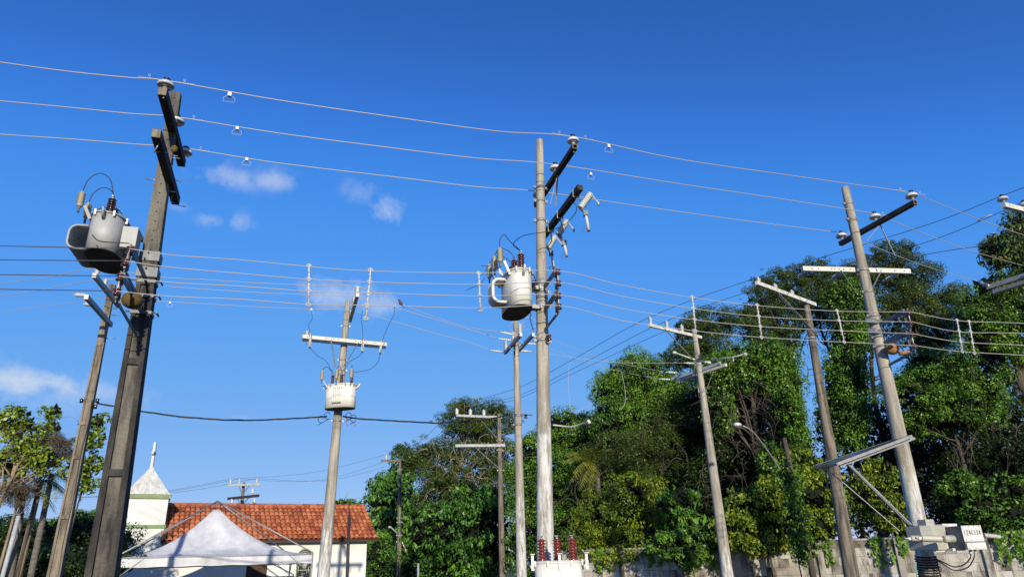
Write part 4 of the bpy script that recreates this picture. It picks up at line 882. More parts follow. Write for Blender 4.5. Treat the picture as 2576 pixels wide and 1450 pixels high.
# clay oven nest
q = PC.plane(2243, 877, 6.2); mb = MB(); R9 = random.Random(9); V = []; N = 16; K = 10
for k in range(K+1):
    ph = math.pi*k/K
    for i in range(N):
        a = 2*math.pi*i/N; rr = .15*(1+R9.uniform(-.05, .05)); V.append(q+Vector((math.cos(a)*math.sin(ph)*rr*1.05, math.sin(a)*math.sin(ph)*rr, math.cos(ph)*rr*.85)))
mb.add(V, [(k*N+i, (k+1)*N+i, (k+1)*N+(i+1) % N, k*N+(i+1) % N) for k in range(K) for i in range(N)], True)
nt_ = thing('oven_bird_nest', 'orange clay bird nest built on the wire rack of the right pole', 'nest', q); obj('clay_dome', mb, M['nest'], nt_)
mb = MB(); mb.lathe(q+Vector((.12, -.02, -.12)), (1, -.2, .12), [(0, .05), (.12, .045), (.2, .03), (.3, .015)], 8); obj('clay_tail', mb, M['nest'], nt_)
mb = MB(); n_ = Vector((-.42, -.9, .12)).normalized(); mb.lathe(q+n_*.135+Vector((-.03, 0, 0)), n_, [(0, .05), (.016, .046)], 12); obj('entrance', mb, M['black'], nt_)

# --- pole D: slim rectangular pole at the left
PD = Pole('utility_pole', 'slim brown rectangular pole left of the big weathered one, with two pale beams', (283, 716), None, (137, 1450), .1, .1, M['concrete_warm'], kind='rect', Y=19.6)
rect_pole(PD, .34, .17, .30, .14, M['concrete_warm'], M['concrete_warm'], PD.zpx(870), [PD.zpx(1065), PD.zpx(1150), PD.zpx(1300)], fl=.2)
a0, a1 = atz(237, 692, 9.35), atz(299, 769, 9.35); d1 = arm(PD, a0, a1, .10, .13, M['grey_arm']); mb = MB(); mb.box(a0-AD*.003, (.105, .004, .135), (LD, AD, CZ)); obj('beam_end', mb, M['white_arm'], d1)  # near end painted whiter than the beam, as its sunlit face
D_top = []
for (x, y) in ((241, 699), (262, 723), (297, 771)): q = atplane(x, y, a0, a1); D_top.append(post_insulator(PD.t, Vector((q.x, q.y, 9.395)), .22, .07))
b0, b1 = atz(217, 746, 8.7), atz(279, 817, 8.7); d2 = arm(PD, b0, b1, .10, .13, M['grey_arm']); mb = MB(); mb.box(b0-AD*.003, (.105, .004, .135), (LD, AD, CZ)); obj('beam_end', mb, M['white_arm'], d2)  # sunlit end face again given by a whiter plate
for (x, y) in ((210, 743), (232, 766)): q = atplane(x+12, y, b0, b1); post_insulator(PD.t, q-LD*.06, .28, .07, 'porc', 5, -LD)
for y in (775, 792, 850): z = PD.zpx(y); mb = MB(); mb.tube([PD.ax(z)-AD*.02, PD.ax(z)+LD*.38-AD*.02], .010, 6); obj('step_bolt', mb, M['steel'], PD.t)
mb = MB()
for (x, y, dx) in ((205, 1007, -1), (245, 1007, 1), (240, 1022, 1)): q = atplane(x, y, PD.ax(5), PD.ax(5)+LD); mb.lathe(q-CZ*.06, (0, 0, 1), [(0, .03), (.02, .06), (.06, .035), (.1, .06), (.12, .03)], 10); mb.tube([q, PD.ax(q.z)], .012, 5)
obj('spool_insulators', mb, M['porc_dark'], PD.t)
mb = MB(); pts = [PD.ax(z)-AD*.13+LD*(.1-.02*math.sin(z*3)) for z in np.linspace(0, PD.zpx(1010), 14)]; mb.tube(pts, .012, 5); obj('down_cable', mb, M['cable'], PD.t)

# --- pole E with the transformer in the middle-left
PE = Pole('utility_pole', 'round pole in front of the tiled roof carrying a transformer and a white double beam', (875, 756), 10.0, (813, 1450), .20, .088, M['lime_e'])
a0, a1 = atz(899, 741, 9.5), atz(880, 806, 9.5); e1_ = arm(PE, a0, a1, .10, .12, M['grey_arm']); mb = MB(); mb.box(a0-AD*.003, (.105, .004, .125), (LD, AD, CZ)); obj('beam_end', mb, M['white_arm'], e1_)  # white end plate carries the sun on the grey beam's end
E_top = []
for f in (.04, .42, .95): q = a0.lerp(a1, f); E_top.append(post_insulator(PE.t, Vector((q.x, q.y, 9.56)), .26, .09, 'porc_white', 4))
PE.band(PE.zpx(820)); PE.band(PE.zpx(905)); PE.band(PE.zpx(931)); PE.band(PE.zpx(1058))
w0, w1 = atz(760, 846, 8.5), atz(972, 866, 8.5)
for k in range(2):
    o_ = (AD*.26)*k+LD*(-.0); aa = arm(PE, w0+o_, w1+o_, .085, .115, M['white_arm']); arm_holes(PE, w0+o_, w1+o_, .085, [.06, .26, .28, .36, .42, .5, .62, .68, .75, .85, .96], aa)
for f, x, y in ((.33, 843, 925), (.66, 862, 925)): brace(PE, w0.lerp(w1, f)-AD*.055-CZ*.03, PE.plane(x, y, 7.7, LD)-AD*.1, .045)
q = w0.lerp(w1, .05); pin = MB(); pin.lathe(q+CZ*.05, (0, 0, 1), shed_prof(0, .16, .07, 3, .5), 12); obj('insulator', pin, M['porc'], PE.t); pin = MB(); pin.tube([q-CZ*.05, q-CZ*.25], .012, 5); obj('bolt', pin, M['galv_dark'], PE.t)

# --- pole F: slim round pole left of B
PF = Pole('utility_pole', 'slimmer round limewashed pole close left of the thick middle pole', (1296, 791), 10.0, (1312, 1450), .18, .088, M['lime_f'])
for k, (p, q) in enumerate((((1310, 841), (1270, 887)), ((1341, 841), (1301, 884)))):
    a0, a1 = atz(*p, 8.85), atz(*q, 8.85); f_ = arm(PF, a0, a1, .09, .115, M['grey_arm']); mb = MB(); mb.box(a0-AD*.003, (.095, .004, .12), (LD, AD, CZ)); obj('beam_end', mb, M['white_arm'], f_)  # sun-facing ends lightened by white plates on the grey beams
    if k == 0: FA = (a0, a1)
    else: FB = (a0, a1)
F_top = [post_insulator(PF.t, FA[0].lerp(FA[1], f)+CZ*.06, .36, .085, 'porc', 5) for f in (.04, .45, .93)]
PF.band(PF.zpx(868)); PF.band(PF.zpx(872+173), .05); PF.band(PF.zpx(1068), .05)
mb = MB()
for (x, y) in ((1322, 1046), (1283, 1043), (1284, 1058)): q = atplane(x, y, PF.ax(6), PF.ax(6)+LD); mb.lathe(q-CZ*.07, (0, 0, 1), [(0, .03), (.02, .07), (.06, .04), (.08, .04), (.12, .07), (.14, .03)], 10)
q = PF.zpx(1043); mb.tube([PF.ax(q)-LD*.45-AD*.1, PF.ax(q)+LD*.5-AD*.1], .014, 5); obj('spool_insulators', mb, M['porc_dark'], PF.t)

# --- pole H, I, J, K, L: the line along the wood
PH = Pole('utility_pole', 'leaning-looking brown pole with a double grey beam in front of the vine-covered trees', (1745, 828), 9.95, (1830, 1450), .215, .095, M['lime_h'])
a0, a1 = atz(1632, 817, 9.72), atz(1763, 848, 9.72); h1 = arm(PH, a0, a1, .09, .115, M['white_arm']); H1 = (a0, a1); arm_holes(PH, a0, a1, .09, [.28, .36, .44, .55, .66, .7, .82, .93], h1)
H_top = []
for (x, y) in ((1637, 818), (1678, 826), (1716, 836)):
    q = atplane(x, y, a0, a1); H_top.append(post_insulator(PH.t, Vector((q.x, q.y, 9.78)), .28, .085, 'porc', 4))
brace(PH, a0.lerp(a1, .32)-CZ*.06, PH.plane(1752, 915, 8.5, LD), .05, 'white_arm')
hA, hB = atz(1690, 953, 8.32), atz(1812, 913, 8.32); o_ = Vector((.28, .26, 0))
for k, q in enumerate((hA, hA+o_)): aa = arm(PH, q, q+(hB-hA)*1.0, .09, .115, M['grey_arm' if k == 0 else 'white_arm']); arm_holes(PH, q, q+(hB-hA), .09, [.15, .33, .5, .6, .63, .67, .8], aa, -1)
brace(PH, hA.lerp(hB, .5)-CZ*.06, PH.ax(PH.zpx(985))-LD*.14, .04); brace(PH, (hA+o_).lerp(hB+o_, .75)-CZ*.06, PH.ax(PH.zpx(985))+LD*.14, .04); PH.band(PH.zpx(985)); PH.band(PH.zpx(918))
for i, ((x, y), (x2, y2)) in enumerate((((1696, 886), (1783, 911)), ((1796, 903), (1874, 890)))):
    p, q = at(x, y, 26.2), at(x2, y2, 26.0 if i == 0 else 24.8); t = thing('switch_blade', ['pale grey switch rod slanting down to the double beam of the leaning brown pole', 'pale grey switch rod sticking up right of the double beam of the leaning brown pole'][i], 'switch rod', p, 'switch rods by the wooded line')
    mb = MB(); mb.tube([p, p.lerp(q, .5)-CZ*.05, q], .03, 8); obj('rod', mb, M['white_arm'], t)
    for e in (p, q):
        mb = MB(); mb.lathe(e-CZ*.06, (0, .3, 1), [(0, .03), (.03, .08), (.07, .085), (.12, .03)], 10); obj('end_fitting', mb, M['white_arm'], t)
    mb = MB(); mb.tube([p.lerp(q, .62)-CZ*.05, p.lerp(q, .6)-CZ*.2], .03, 6); obj('pull_ring', mb, M['porc_white'], t)
PI_ = Pole('utility_pole', 'brown weathered pole with a single one-sided white beam and no wires below', (2028, 768), 9.9, (2142, 1450), .24, .108, M['concrete_warm'])
a0, a1 = atz(1902, 711, 10.0), atz(2050, 766, 10.0); i1 = arm(PI_, a0, a1, .10, .13, M['white_arm']); I1 = (a0, a1); arm_holes(PI_, a0, a1, .10, [.1, .22, .3, .37, .4, .47, .66, .7, .93], i1)
I_top = []
for (x, y) in ((1908, 711), (1950, 726), (1992, 741)): q = atplane(x, y, a0, a1); I_top.append(post_insulator(PI_.t, Vector((q.x, q.y, 9.99)), .24, .085, 'porc', 4))
brace(PI_, a0.lerp(a1, .33)-CZ*.06, PI_.plane(2053, 848, 8.7, LD)-AD*.1, .06, 'white_arm'); brace(PI_, a0.lerp(a1, .33)-CZ*.06+AD*.1, PI_.plane(2056, 846, 8.7, LD)+AD*.02, .06, 'galv'); PI_.band(PI_.zpx(850))
PJ = Pole('utility_pole', 'brown pole with two one-sided white beams in front of the thin-leaved olive tree', (1255, 1040), 9.85, (1263, 1450), .18, .108, M['concrete_warm'])
a0, a1 = atz(1147, 1044, 9.68), atz(1262, 1049, 9.68); j1 = arm(PJ, a0, a1, .10, .13, M['grey_arm']); J1 = (a0, a1)
J_top = []
for (x, y) in ((1149, 1043), (1183, 1045), (1217, 1046)): q = atplane(x, y, a0, a1); J_top.append(post_insulator(PJ.t, Vector((q.x, q.y, 9.75)), .34, .12, 'porc_white', 4))
b0, b1 = atz(1145, 1120, 8.0), atz(1270, 1119, 8.0); arm(PJ, b0, b1, .10, .15, M['grey_arm'])
brace(PJ, a0.lerp(a1, .5)-CZ*.1, PJ.plane(1253, 1108, 8.2, LD)-AD*.15, .07, 'grey_arm'); brace(PJ, b0.lerp(b1, .4)-CZ*.1, PJ.plane(1258, 1182, 6.9, LD)-AD*.15, .09, 'white_arm')
for y in (1107, 1131, 1182): PJ.band(PJ.zpx(y), .07)
PK = Pole('utility_pole', 'small distant pole with one weathered beam right of the tiled roof', (1006, 1151), 10.0, (1003, 1450), .21, .11, M['concrete_warm'])
a0, a1 = atz(959, 1157, 9.75), atz(1058, 1160, 9.75); k1 = arm(PK, a0, a1, .12, .16, M['concrete_warm']); K1 = (a0, a1)
K_top = [post_insulator(PK.t, a0.lerp(a1, f)+CZ*.08, .42, .13, 'porc', 4) for f in (.12, .55, .93)]
brace(PK, a0.lerp(a1, .3)-CZ*.08, PK.plane(1003, 1180, 9, LD)-AD*.12, .06, 'grey_arm'); brace(PK, a0.lerp(a1, .72)-CZ*.08, PK.plane(1009, 1180, 9, LD)-AD*.12, .06, 'grey_arm')
for y in (1180, 1301, 1312, 1345, 1361): PK.band(PK.zpx(y), .09)
mb = MB(); mb.tube([PK.ax(PK.zpx(1360))+LD*.2, PK.plane(1025, 1397, 3, LD)-AD*.3], .05, 6); obj('lamp_stub', mb, M['white_arm'], PK.t); mb = MB(); q = PK.plane(982, 1325, 4, LD)-AD*.3; mb.tube([PK.ax(PK.zpx(1345)), q], .05, 6); mb.lathe(q-CZ*.1-LD*.1, (0, 0, 1), [(0, .04), (.05, .12), (.15, .14), (.2, .04)], 10); obj('small_lamp', mb, M['grey_arm'], PK.t)
PL = Pole('utility_pole', 'farthest pole with two crossed beams standing above the tiled ridge', (613, 1212), 10.0, (608, 1270), .23, .14, M['concrete_warm'])
a0, a1 = atz(574, 1219, 9.7), atz(655, 1217, 9.7); l1 = arm(PL, a0, a1, .12, .2, M['grey_arm']); L_top = [post_insulator(PL.t, a0.lerp(a1, f)+CZ*.1, .5, .16, 'porc', 3) for f in (.06, .33, .88)]
b0, b1 = atz(573, 1253, 8.45), atz(651, 1245, 8.45); arm(PL, b0, b1, .14, .24, M['wood_dark'])
brace(PL, a0.lerp(a1, .33)-CZ*.1, PL.plane(608, 1238, 9, LD)-AD*.15, .08, 'galv'); brace(PL, a0.lerp(a1, .66)-CZ*.1, PL.plane(612, 1238, 9, LD)-AD*.15, .08, 'galv')
brace(PL, b0.lerp(b1, .3), PL.plane(604, 1268, 7.6, LD)-AD*.2, .08, 'galv'); brace(PL, b0.lerp(b1, .72), PL.plane(610, 1268, 7.6, LD)-AD*.2, .08, 'galv')
for x, y in ((584, 1262), (640, 1262), (636, 1233)): mb = MB(); q = PL.plane(x, y, 8, LD)-AD*.3; mb.lathe(q-CZ*.3, (0, 0, 1), shed_prof(0, .6, .18, 3, .6), 8); obj('fuse_cutout', mb, M['porc_white'], PL.t)
# poles mostly outside the frame at the right carrying the beam ends seen there
qa = atz(2523, 516, 9.9); qd = Vector((math.sin(R_(66)), math.cos(R_(66)), 0)); QC = qa+qd*2.2
t = thing('utility_pole', 'pole beyond the right edge whose pale beam end with insulators reaches into the picture', 'utility pole', (QC.x, QC.y, 0), 'concrete utility poles')
mb = MB(); mb.tube([(QC.x, QC.y+.2, 0), (QC.x, QC.y+.2, 10.1)], [.19, .09], 16); obj('shaft', mb, M['concrete'], t)
mb = MB(); mb.beam(qa, qa+qd*2.5, .11, .13); k = obj('crossarm', mb, M['white_arm'], t); arm_holes(t, qa, qa+qd*2.5, .11, [.07, .12, .3, .4, .6, .8], k)
Q_top = [pin_insulator(t, qa+qd*f+CZ*.065, .13, 'porc') for f in (.06, .95, 1.9)]
ra = atz(2482, 723, 9.0); rd = Vector((math.sin(R_(150)), math.cos(R_(150)), 0)); RC = ra+rd*1.45
t2 = thing('utility_pole', 'pole beyond the right edge holding the double grey steel beam that reaches into the picture', 'utility pole', (RC.x+.25, RC.y+.15, 0), 'concrete utility poles')
mb = MB(); mb.tube([(RC.x+.28, RC.y+.18, 0), (RC.x+.28, RC.y+.18, 9.6)], [.19, .09], 16); obj('shaft', mb, M['concrete'], t2)
for k in (0, 1):
    o_ = Vector((.26, .16, -.10))*k; mb = MB(); mb.beam(ra+o_+rd*0, ra+o_+rd*2.9, .10, .13); kk = obj('crossarm', mb, M['galv'], t2); arm_holes(t2, ra+o_, ra+o_+rd*2.9, .10, [.15, .35, .4, .55, .7, .85], kk)
R_end = [deadend(t2, ra+rd*f+CZ*.02, Vector((-.84, -.54, .12)), .36, .06, 'porc') for f in (.06, 1.35, 2.6)]

# ------------------------------------------------------------------ transformers
def stadium(w, d, z, n=28, p=2.6):
    out = []
    for i in range(n):
        a = 2*math.pi*i/n; c, s = math.cos(a), math.sin(a)
        out.append((math.copysign(abs(c)**(2/p), c)*w/2, math.copysign(abs(s)**(2/p), s)*d/2, z))
    return out
def prism_stack(mb, rings, smooth=True):
    n = len(rings[0]); V = [p for r in rings for p in r]; F_ = [(i*n+k, i*n+(k+1) % n, (i+1)*n+(k+1) % n, (i+1)*n+k) for i in range(len(rings)-1) for k in range(n)]
    mb.add(V, F_, smooth); o = len(mb.v)-len(V); mb.f.append([o+k for k in range(n)][::-1]); mb.sm.append(False); mb.f.append([o+(len(rings)-1)*n+k for k in range(n)]); mb.sm.append(False); return mb
def transformer(label, c, face, s=1.0, m='tank', nfin=5, fin_out=.34, fin_sp=.062, fin_r=.03, fin_z=(.12, .62), arrest=True, bush='porc_brown', mount=True, bush_s=1.0, W=.95, D=.50, H=.74, group='grey distribution transformers', hook=True, aspread=.50, br=1.0):
    y = -Vector(face).normalized(); x = y.cross(CZ); Mt = Matrix.Translation(c) @ Matrix((x*s, y*s, CZ*s)).transposed().to_4x4()
    t = thing('transformer', label, 'transformer', c, group); mm = M[m]; out = {}
    mb = MB(Mt); prism_stack(mb, [stadium(W, D, 0), stadium(W, D, H)]); body = obj('tank', mb, mm, t)
    mb = MB(Mt); prism_stack(mb, [stadium(W-.01, D-.01, -.012), stadium(W-.01, D-.01, -.002)]); obj('base_plate', mb, M['tank_under'], t)
    mb = MB(Mt); prism_stack(mb, [stadium(W+.05, D+.05, H+.003), stadium(W+.05, D+.05, H+.022)], False); prism_stack(mb, [stadium(W+.02, D+.02, H+.024), stadium(W-.10, D-.08, H+.05)], False); obj('lid', mb, mm, t)
    for i in range(8):
        a = 2*math.pi*(i+.5)/8; q = stadium(W+.05, D+.05, 0, 64)[int(64*(i+.5)/8)]; mb = MB(Mt); mb.box((q[0], q[1], H+.0), (.03, .03, .10)); obj('lid_clamp', mb, M['steel'], t)
    if hook:
        for sg in (-1, 1): mb = MB(Mt); mb.tube([(sg*W/2, 0, H-.12), (sg*(W/2+.10), 0, H-.03), (sg*(W/2+.13), 0, H+.03), (sg*(W/2+.10), 0, H+.05)], [.03, .026, .02, .015], 6); obj('lifting_lug', mb, mm, t)
    for i in range(nfin):
        fx = (i-(nfin-1)/2)*fin_sp; z0, z1 = fin_z; o_ = fin_out; mb = MB(Mt); k = min(.13, o_*.6); yy = -D/2; cn = lambda a0_, cz, sg: [(fx, yy-o_+k-k*math.sin(a_), cz+sg*k*math.cos(a_)) for a_ in [a0_+math.pi/2*q/6*(1 if a0_ == 0 else -1) for q in range(7)]]
        mb.tube([(fx, yy+.03, z1)]+cn(0, z1-k, 1)+cn(math.pi/2, z0+k, -1)+[(fx, yy+.03, z0)], fin_r, 8); obj('cooling_tube', mb, mm, t)
    tops = []
    for i in (-1, 0, 1):
        bx = i*W*.33; b_ = Vector((bx, .04*abs(i)-.02, H+.04)); L = .34*bush_s
        mb = MB(Mt); mb.lathe(b_, (0, 0, 1), [(0, .055*bush_s*br), (.05*bush_s, .05*bush_s*br)]+shed_prof(.05*bush_s, L-.05*bush_s, .060*bush_s*br, 6, .55)+[(L, .03*bush_s)], 14); bu = obj('bushing', mb, M[bush], t)
        mb = MB(Mt); mb.lathe(b_+Vector((0, 0, L)), (0, 0, 1), [(0, .03), (.02, .03), (.025, .018), (.07, .018)], 8); mb.tube([b_+Vector((-.06, 0, L+.055)), b_+Vector((.03, 0, L+.055))], .012, 6); obj('terminal', mb, M['steel'], bu); tops.append(Mt @ (b_+Vector((0, 0, L+.07))))
    arr = []
    for i in (-1, 0, 1):
        bx = i*W*aspread; mb = MB(Mt); e = Vector((bx, -D/2-.11, H+.19)) if arrest else Vector((bx+.06*i, -D/2-.03, H+.17))
        if arrest: mb.beam((i*W*.38, -D/2*.8-.02, H-.08), (bx, -D/2-.09, H+.17), .05, .012, up=(1, 0, 0))
        else: mb.box((bx+.06*i, -D/2-.03, H+.03), (.05, .012, .30)); mb.box((bx+.06*i, -D/2-.05, H+.175), (.09, .06, .012))
        obj('arrester_bracket', mb, mm, t)
        if arrest:
            mb = MB(Mt); mb.lathe(e+Vector((0, -.06, -.10)), (0, 0, 1), [(0, .02), (.05, .025), (.052, .045), (.10, .048)]+shed_prof(.10, .21, .062, 6, .7)+[(.32, .03), (.36, .012)], 14); ar = obj('surge_arrester', mb, M['porc_tan'], t)
            mb = MB(Mt); mb.tube([e+Vector((0, -.06, -.16)), e+Vector((0, -.06, -.09))], .02, 6); mb.tube([e, e+Vector((0, -.06, -.04))], .02, 6); obj('arrester_foot', mb, M['galv_dark'], ar); arr.append(Mt @ (e+Vector((0, -.06, .26))))
    for i in range(4): mb = MB(Mt); mb.lathe((-.24+i*.16, D/2, H-.16), (0, 1, .15), [(0, .035), (.03, .04), (.05, .025), (.09, .03), (.13, .012)], 10); obj('low_voltage_bushing', mb, M['porc_dark'], t)
    if mount:
        for z in (.12, .52): mb = MB(Mt); mb.box((0, D/2+.09, z), (.16, .18, .07)); mb.box((0, D/2+.195, z), (.30, .03, .09)); obj('mounting_bracket', mb, M['galv'], t)
    out.update(t=t, Mt=Mt, tops=tops, arr=arr); return out
def jumper(label, pts, r=.008, m='cable', grp='black jumper leads'): return wire('jumper_lead', label, pts, r, m, grp, 'cable')
# T2 on pole B: fins point left along the line
T2c = PB.ax(6.05)-LD*.52-AD*.04; T2c.z = atplane(1297, 785, T2c, T2c+LD).z-.0
T2 = transformer('clean pale grey transformer hung left of the thick middle pole', T2c, -LD, 1.0, 'tank', 6, .25, .055, .03, (.14, .60), H=.70, br=1.15, aspread=.42)
T1c = PA.ax(6.3)-LD*.60-AD*.20; T1c.z = atplane(285, 655, T1c, T1c+LD).z-.02
T1 = transformer('faded grey transformer hung left of the big weathered rectangular pole', T1c, -LD, .92, 'tank_old', 14, .24, .062, .019, (.03, .46), bush='porc_dark', bush_s=.95, br=1.25, aspread=.36, W=1.15, D=.56, H=.66)
mb = MB(); c = T1c+LD*.36-AD*.22+CZ*.30; mb.box(c, (.22, .28, .36), (LD, AD, CZ)); obj('terminal_box', mb, M['tank_old'], T1['t'])
T3c = PE.ax(6.6)-AD*.42; T3f = Vector((-.15, -1, 0)); T3c = PE.ax(6.6)+T3f.normalized()*.40+LD*.20; T3c.z = atplane(858, 1027, T3c, T3c+Vector((1, -.15, 0))).z
T3 = transformer('small-looking pale transformer on the round pole in front of the tiled roof', T3c, T3f, 1.0, 'tank', 5, .09, .06, .022, (.14, .62), W=.96, D=.52, H=.72)
T4c = at(1405, 1450, 11.9); T4c.z = 0; T4f = Vector((.06, -1, 0)); z4 = at(1398, 1415, 11.9).z
T4H = .74*.80
T4 = transformer('new white transformer with red-brown bushings standing before the thick middle pole', Vector((T4c.x, T4c.y, z4-T4H)), T4f, .80, 'tank', 5, .12, .06, .03, (.1, .42), arrest=False, mount=False, bush_s=1.22, br=1.35, W=.94, D=.56)
for n_ in ('porc_red',): M[n_] = mat('red_brown_glazed_porcelain', (.16, .022, .014), .12, 0, .6, .6)
for o in T4['t'].children:
    if o.name.startswith('bushing'): o.data.materials[0] = M['porc_red']
mb = MB(); mb.box((T4c.x, T4c.y, (z4-T4H-.02)/2), (.95, .75, z4-T4H-.02)); st_ = solo('concrete_plinth', mb, M['concrete'], 'concrete plinth carrying the standing transformer, just below the picture', 'plinth')

# jumpers at T2
tp, ar = T2['tops'], T2['arr']
ar_s = sorted(ar, key=lambda v: v.y); tp_s = sorted(tp, key=lambda v: v.y)
PX = lambda x, y, Y: at(x, y, Y)
jumper('black lead arching from the nearest bushing of the clean transformer to the upper black beam', [tp_s[0], PX(1290, 615, tp_s[0].y), PX(1310, 595, 11.9), PX(1340, 587, 12.1), PX(1375, 582, 12.1), PX(1418, 566, 12.2), PX(1445, 538, 12.1), PX(1450, 520, 12.1), PX(1437, 502, 12.1)])
jumper('black lead looping high from arrester to bushing of the clean transformer', [ar_s[0], PX(1258, 600, ar_s[0].y), PX(1268, 590, ar_s[0].y), PX(1282, 606, 12.0), tp_s[0]])
for i in (1, 2): jumper(['', 'black lead from middle arrester to middle bushing of the clean transformer', 'black lead from farthest arrester to farthest bushing of the clean transformer'][i], [ar_s[i], ar_s[i].lerp(tp_s[i], .3)+CZ*.16, ar_s[i].lerp(tp_s[i], .75)+CZ*.12, tp_s[i]])
jumper('loose black cable hanging under the clean transformer', [PX(1328, 780, 12.4), PX(1335, 790, 12.4), PX(1333, 800, 12.4), PX(1341, 830, 12.4)], .010)
jumper('black lead from the clean transformer side down to the pole clamp', [PX(1334, 686, 12.3), PX(1344, 694, 12.3), PX(1345, 712, 12.4), PX(1338, 735, 12.4)], .010)
jumper('black ground lead hanging left of the clean transformer', [PX(1218, 700, 12.3), PX(1206, 715, 12.3), PX(1189, 722, 12.3), PX(1172, 729, 12.3)], .006)
for i, (x1, y1, x2, y2) in enumerate(((1210, 668, 1250, 660), (1250, 660, 1262, 690), (1210, 690, 1222, 678))): jumper(('thin grounding lead between the two left arresters of the clean transformer', 'thin grounding lead dropping from the upper arrester of the clean transformer', 'short grounding lead under the lowest arrester of the clean transformer')[i], [PX(x1, y1, 12.5), PX((x1+x2)/2, (y1+y2)/2+4, 12.5), PX(x2, y2, 12.5)], .006, grp='thin grounding leads on the clean transformer')
tp, ar = T1['tops'], T1['arr']; ar_s = sorted(ar, key=lambda v: v.y); tp_s = sorted(tp, key=lambda v: v.y)
for i, hh in enumerate((.36, .30, .12)):
    a, b = ar_s[i], tp_s[i]; jumper(['highest black loop from arrester to bushing of the faded transformer', 'second black loop from arrester to bushing of the faded transformer', 'lowest black loop from arrester to bushing of the faded transformer'][i], [a, a.lerp(b, .12)+CZ*hh*.65, a.lerp(b, .45)+CZ*hh, a.lerp(b, .8)+CZ*hh*.75, b])
jumper('black lead drooping across the tank of the faded transformer', [PX(345-20, 575, 9.6), PX(352-20, 600, 9.5), PX(232, 590, 9.4), PX(250, 606, 9.4), PX(300, 610, 9.45), PX(325, 612, 9.6)][2:], .008)

# cutouts
def cutout(label, b, tpt, f0, f1, armp, hang, Y, group, tube='white_arm', s=1.0, porc='porc'):
    B_, T_, F0, F1, A_ = at(*b, Y), at(*tpt, Y), at(*f0, Y-.02), at(*f1, Y-.02), at(*armp, Y-.02); t = thing('fuse_cutout', label, 'fuse cutout', B_.lerp(T_, .5), group); d = (T_-B_); L = d.length
    mb = MB(); mb.lathe(B_, d, shed_prof(0, L, .075*s, 8, .78)+[(L+.01, .04*s)], 14); ins = obj('insulator_body', mb, M[porc], t)
    mb = MB(); mb.beam(T_, A_, .035*s, .02); mb.tube([A_-CZ*.05, A_, A_+CZ*.03], .02*s, 6); obj('top_contact', mb, M['steel'], t)
    mb = MB(); mb.tube([B_, F0+CZ*.03*s], .03*s, 6); mb.box(F0+CZ*.01, (.09*s, .08*s, .10*s)); obj('hinge', mb, M['galv_dark'], t)
    mb = MB(); mb.tube([F0, F1], .028*s, 10); tb = obj('fuse_tube', mb, M[tube], t)
    mb = MB(); e = F1+(F1-F0).normalized()*.03; mb.tube([F1, e], .03*s, 8); mb.tube([F1+Vector((-.06+.04*math.cos(a), 0, .04*math.sin(a)))*s for a in [2*math.pi*i/10 for i in range(11)]], .006, 4); obj('pull_ring', mb, M['galv_dark'], tb)
    mb = MB(); h = Vector(hang); mb.tube([h+CZ*.06, h-CZ*.12, h.lerp(B_.lerp(T_, .55), .5)-CZ*.06, B_.lerp(T_, .55)], .013*s, 6); obj('hanger', mb, M['galv_dark'], t)
    mb = MB(); mb.box(h, (.13, .02, .16), (LD, AD, CZ)); obj('arm_clamp', mb, M['steel'], t)
cg = 'open fuse cutouts hanging beside the thick middle pole'
cutout('open fuse cutout hanging nearest the beam end, right of the thick middle pole', (1459, 523), (1485, 487), (1473, 538), (1480, 578), (1505, 511), atplane(1448, 487, c0, c1), 11.8, cg)
cutout('open fuse cutout hanging in the middle below the lower black beam', (1404, 590), (1426, 555), (1419, 612), (1425, 642), (1443, 577), atplane(1408, 540, c0, c1), 12.8, cg)
cutout('open fuse cutout closest to the thick middle pole', (1378, 624), (1396, 594), (1386, 638), (1393, 674), (1413, 614), atplane(1385, 575, c0, c1), 13.7, cg)
eg = 'closed fuse cutouts on the white double beam'
for i, ((x, y), (x2, y2)) in enumerate((((781, 842), (779, 873)), ((913, 853), (911, 884)), ((959, 857), (956, 888)))):
    Yq = w0.lerp(w1, 0).y; q = at(x, y, 0); hh = atplane(x, y+12, *(lambda a: (a, a+CU))(PE.ax(8.5)-AD*.35)); B_ = atplane(x2, y2, hh, hh+LD); T_ = atplane(x, y, hh, hh+LD)
    t = thing('fuse_cutout', ['closed fuse cutout at the left end of the white double beam', 'closed fuse cutout right of the pole on the white double beam', 'closed fuse cutout at the right end of the white double beam'][i], 'fuse cutout', hh, eg)
    mb = MB(); mb.lathe(B_, T_-B_, shed_prof(0, (T_-B_).length, .055, 7, .7), 12); obj('insulator_body', mb, M['porc_white'], t)
    mb = MB(); mb.tube([B_-AD*.12+CZ*.02, T_-AD*.12], .02, 8); obj('fuse_tube', mb, M['white_arm'], t); mb = MB(); mb.box(T_-AD*.06, (.06, .16, .05), (LD, AD, CZ)); mb.box(B_-AD*.06, (.06, .16, .05), (LD, AD, CZ)); obj('contact', mb, M['galv_dark'], t)
tp, ar = T3['tops'], T3['arr']; tx = sorted(tp, key=lambda v: v.x); ax_ = sorted(ar, key=lambda v: v.x); Ye = PE.ax(7).y-.4
jumper('thin lead from the left closed cutout down to the left bushing', [PX(779, 874, Ye), PX(800, 895, Ye), PX(818, 905, Ye), PX(830, 925, Ye), tx[0]], .008)
jumper('thin lead from the middle closed cutout down to the centre bushing', [PX(911, 885, Ye), PX(900, 897, Ye), PX(880, 908, Ye), PX(870, 922, Ye), tx[1]], .008)
jumper('thin lead from the right closed cutout curving down to the right bushing', [PX(956, 889, Ye), PX(950, 910, Ye), PX(930, 928, Ye), PX(905, 933, Ye), PX(895, 935, Ye), tx[2]], .008)
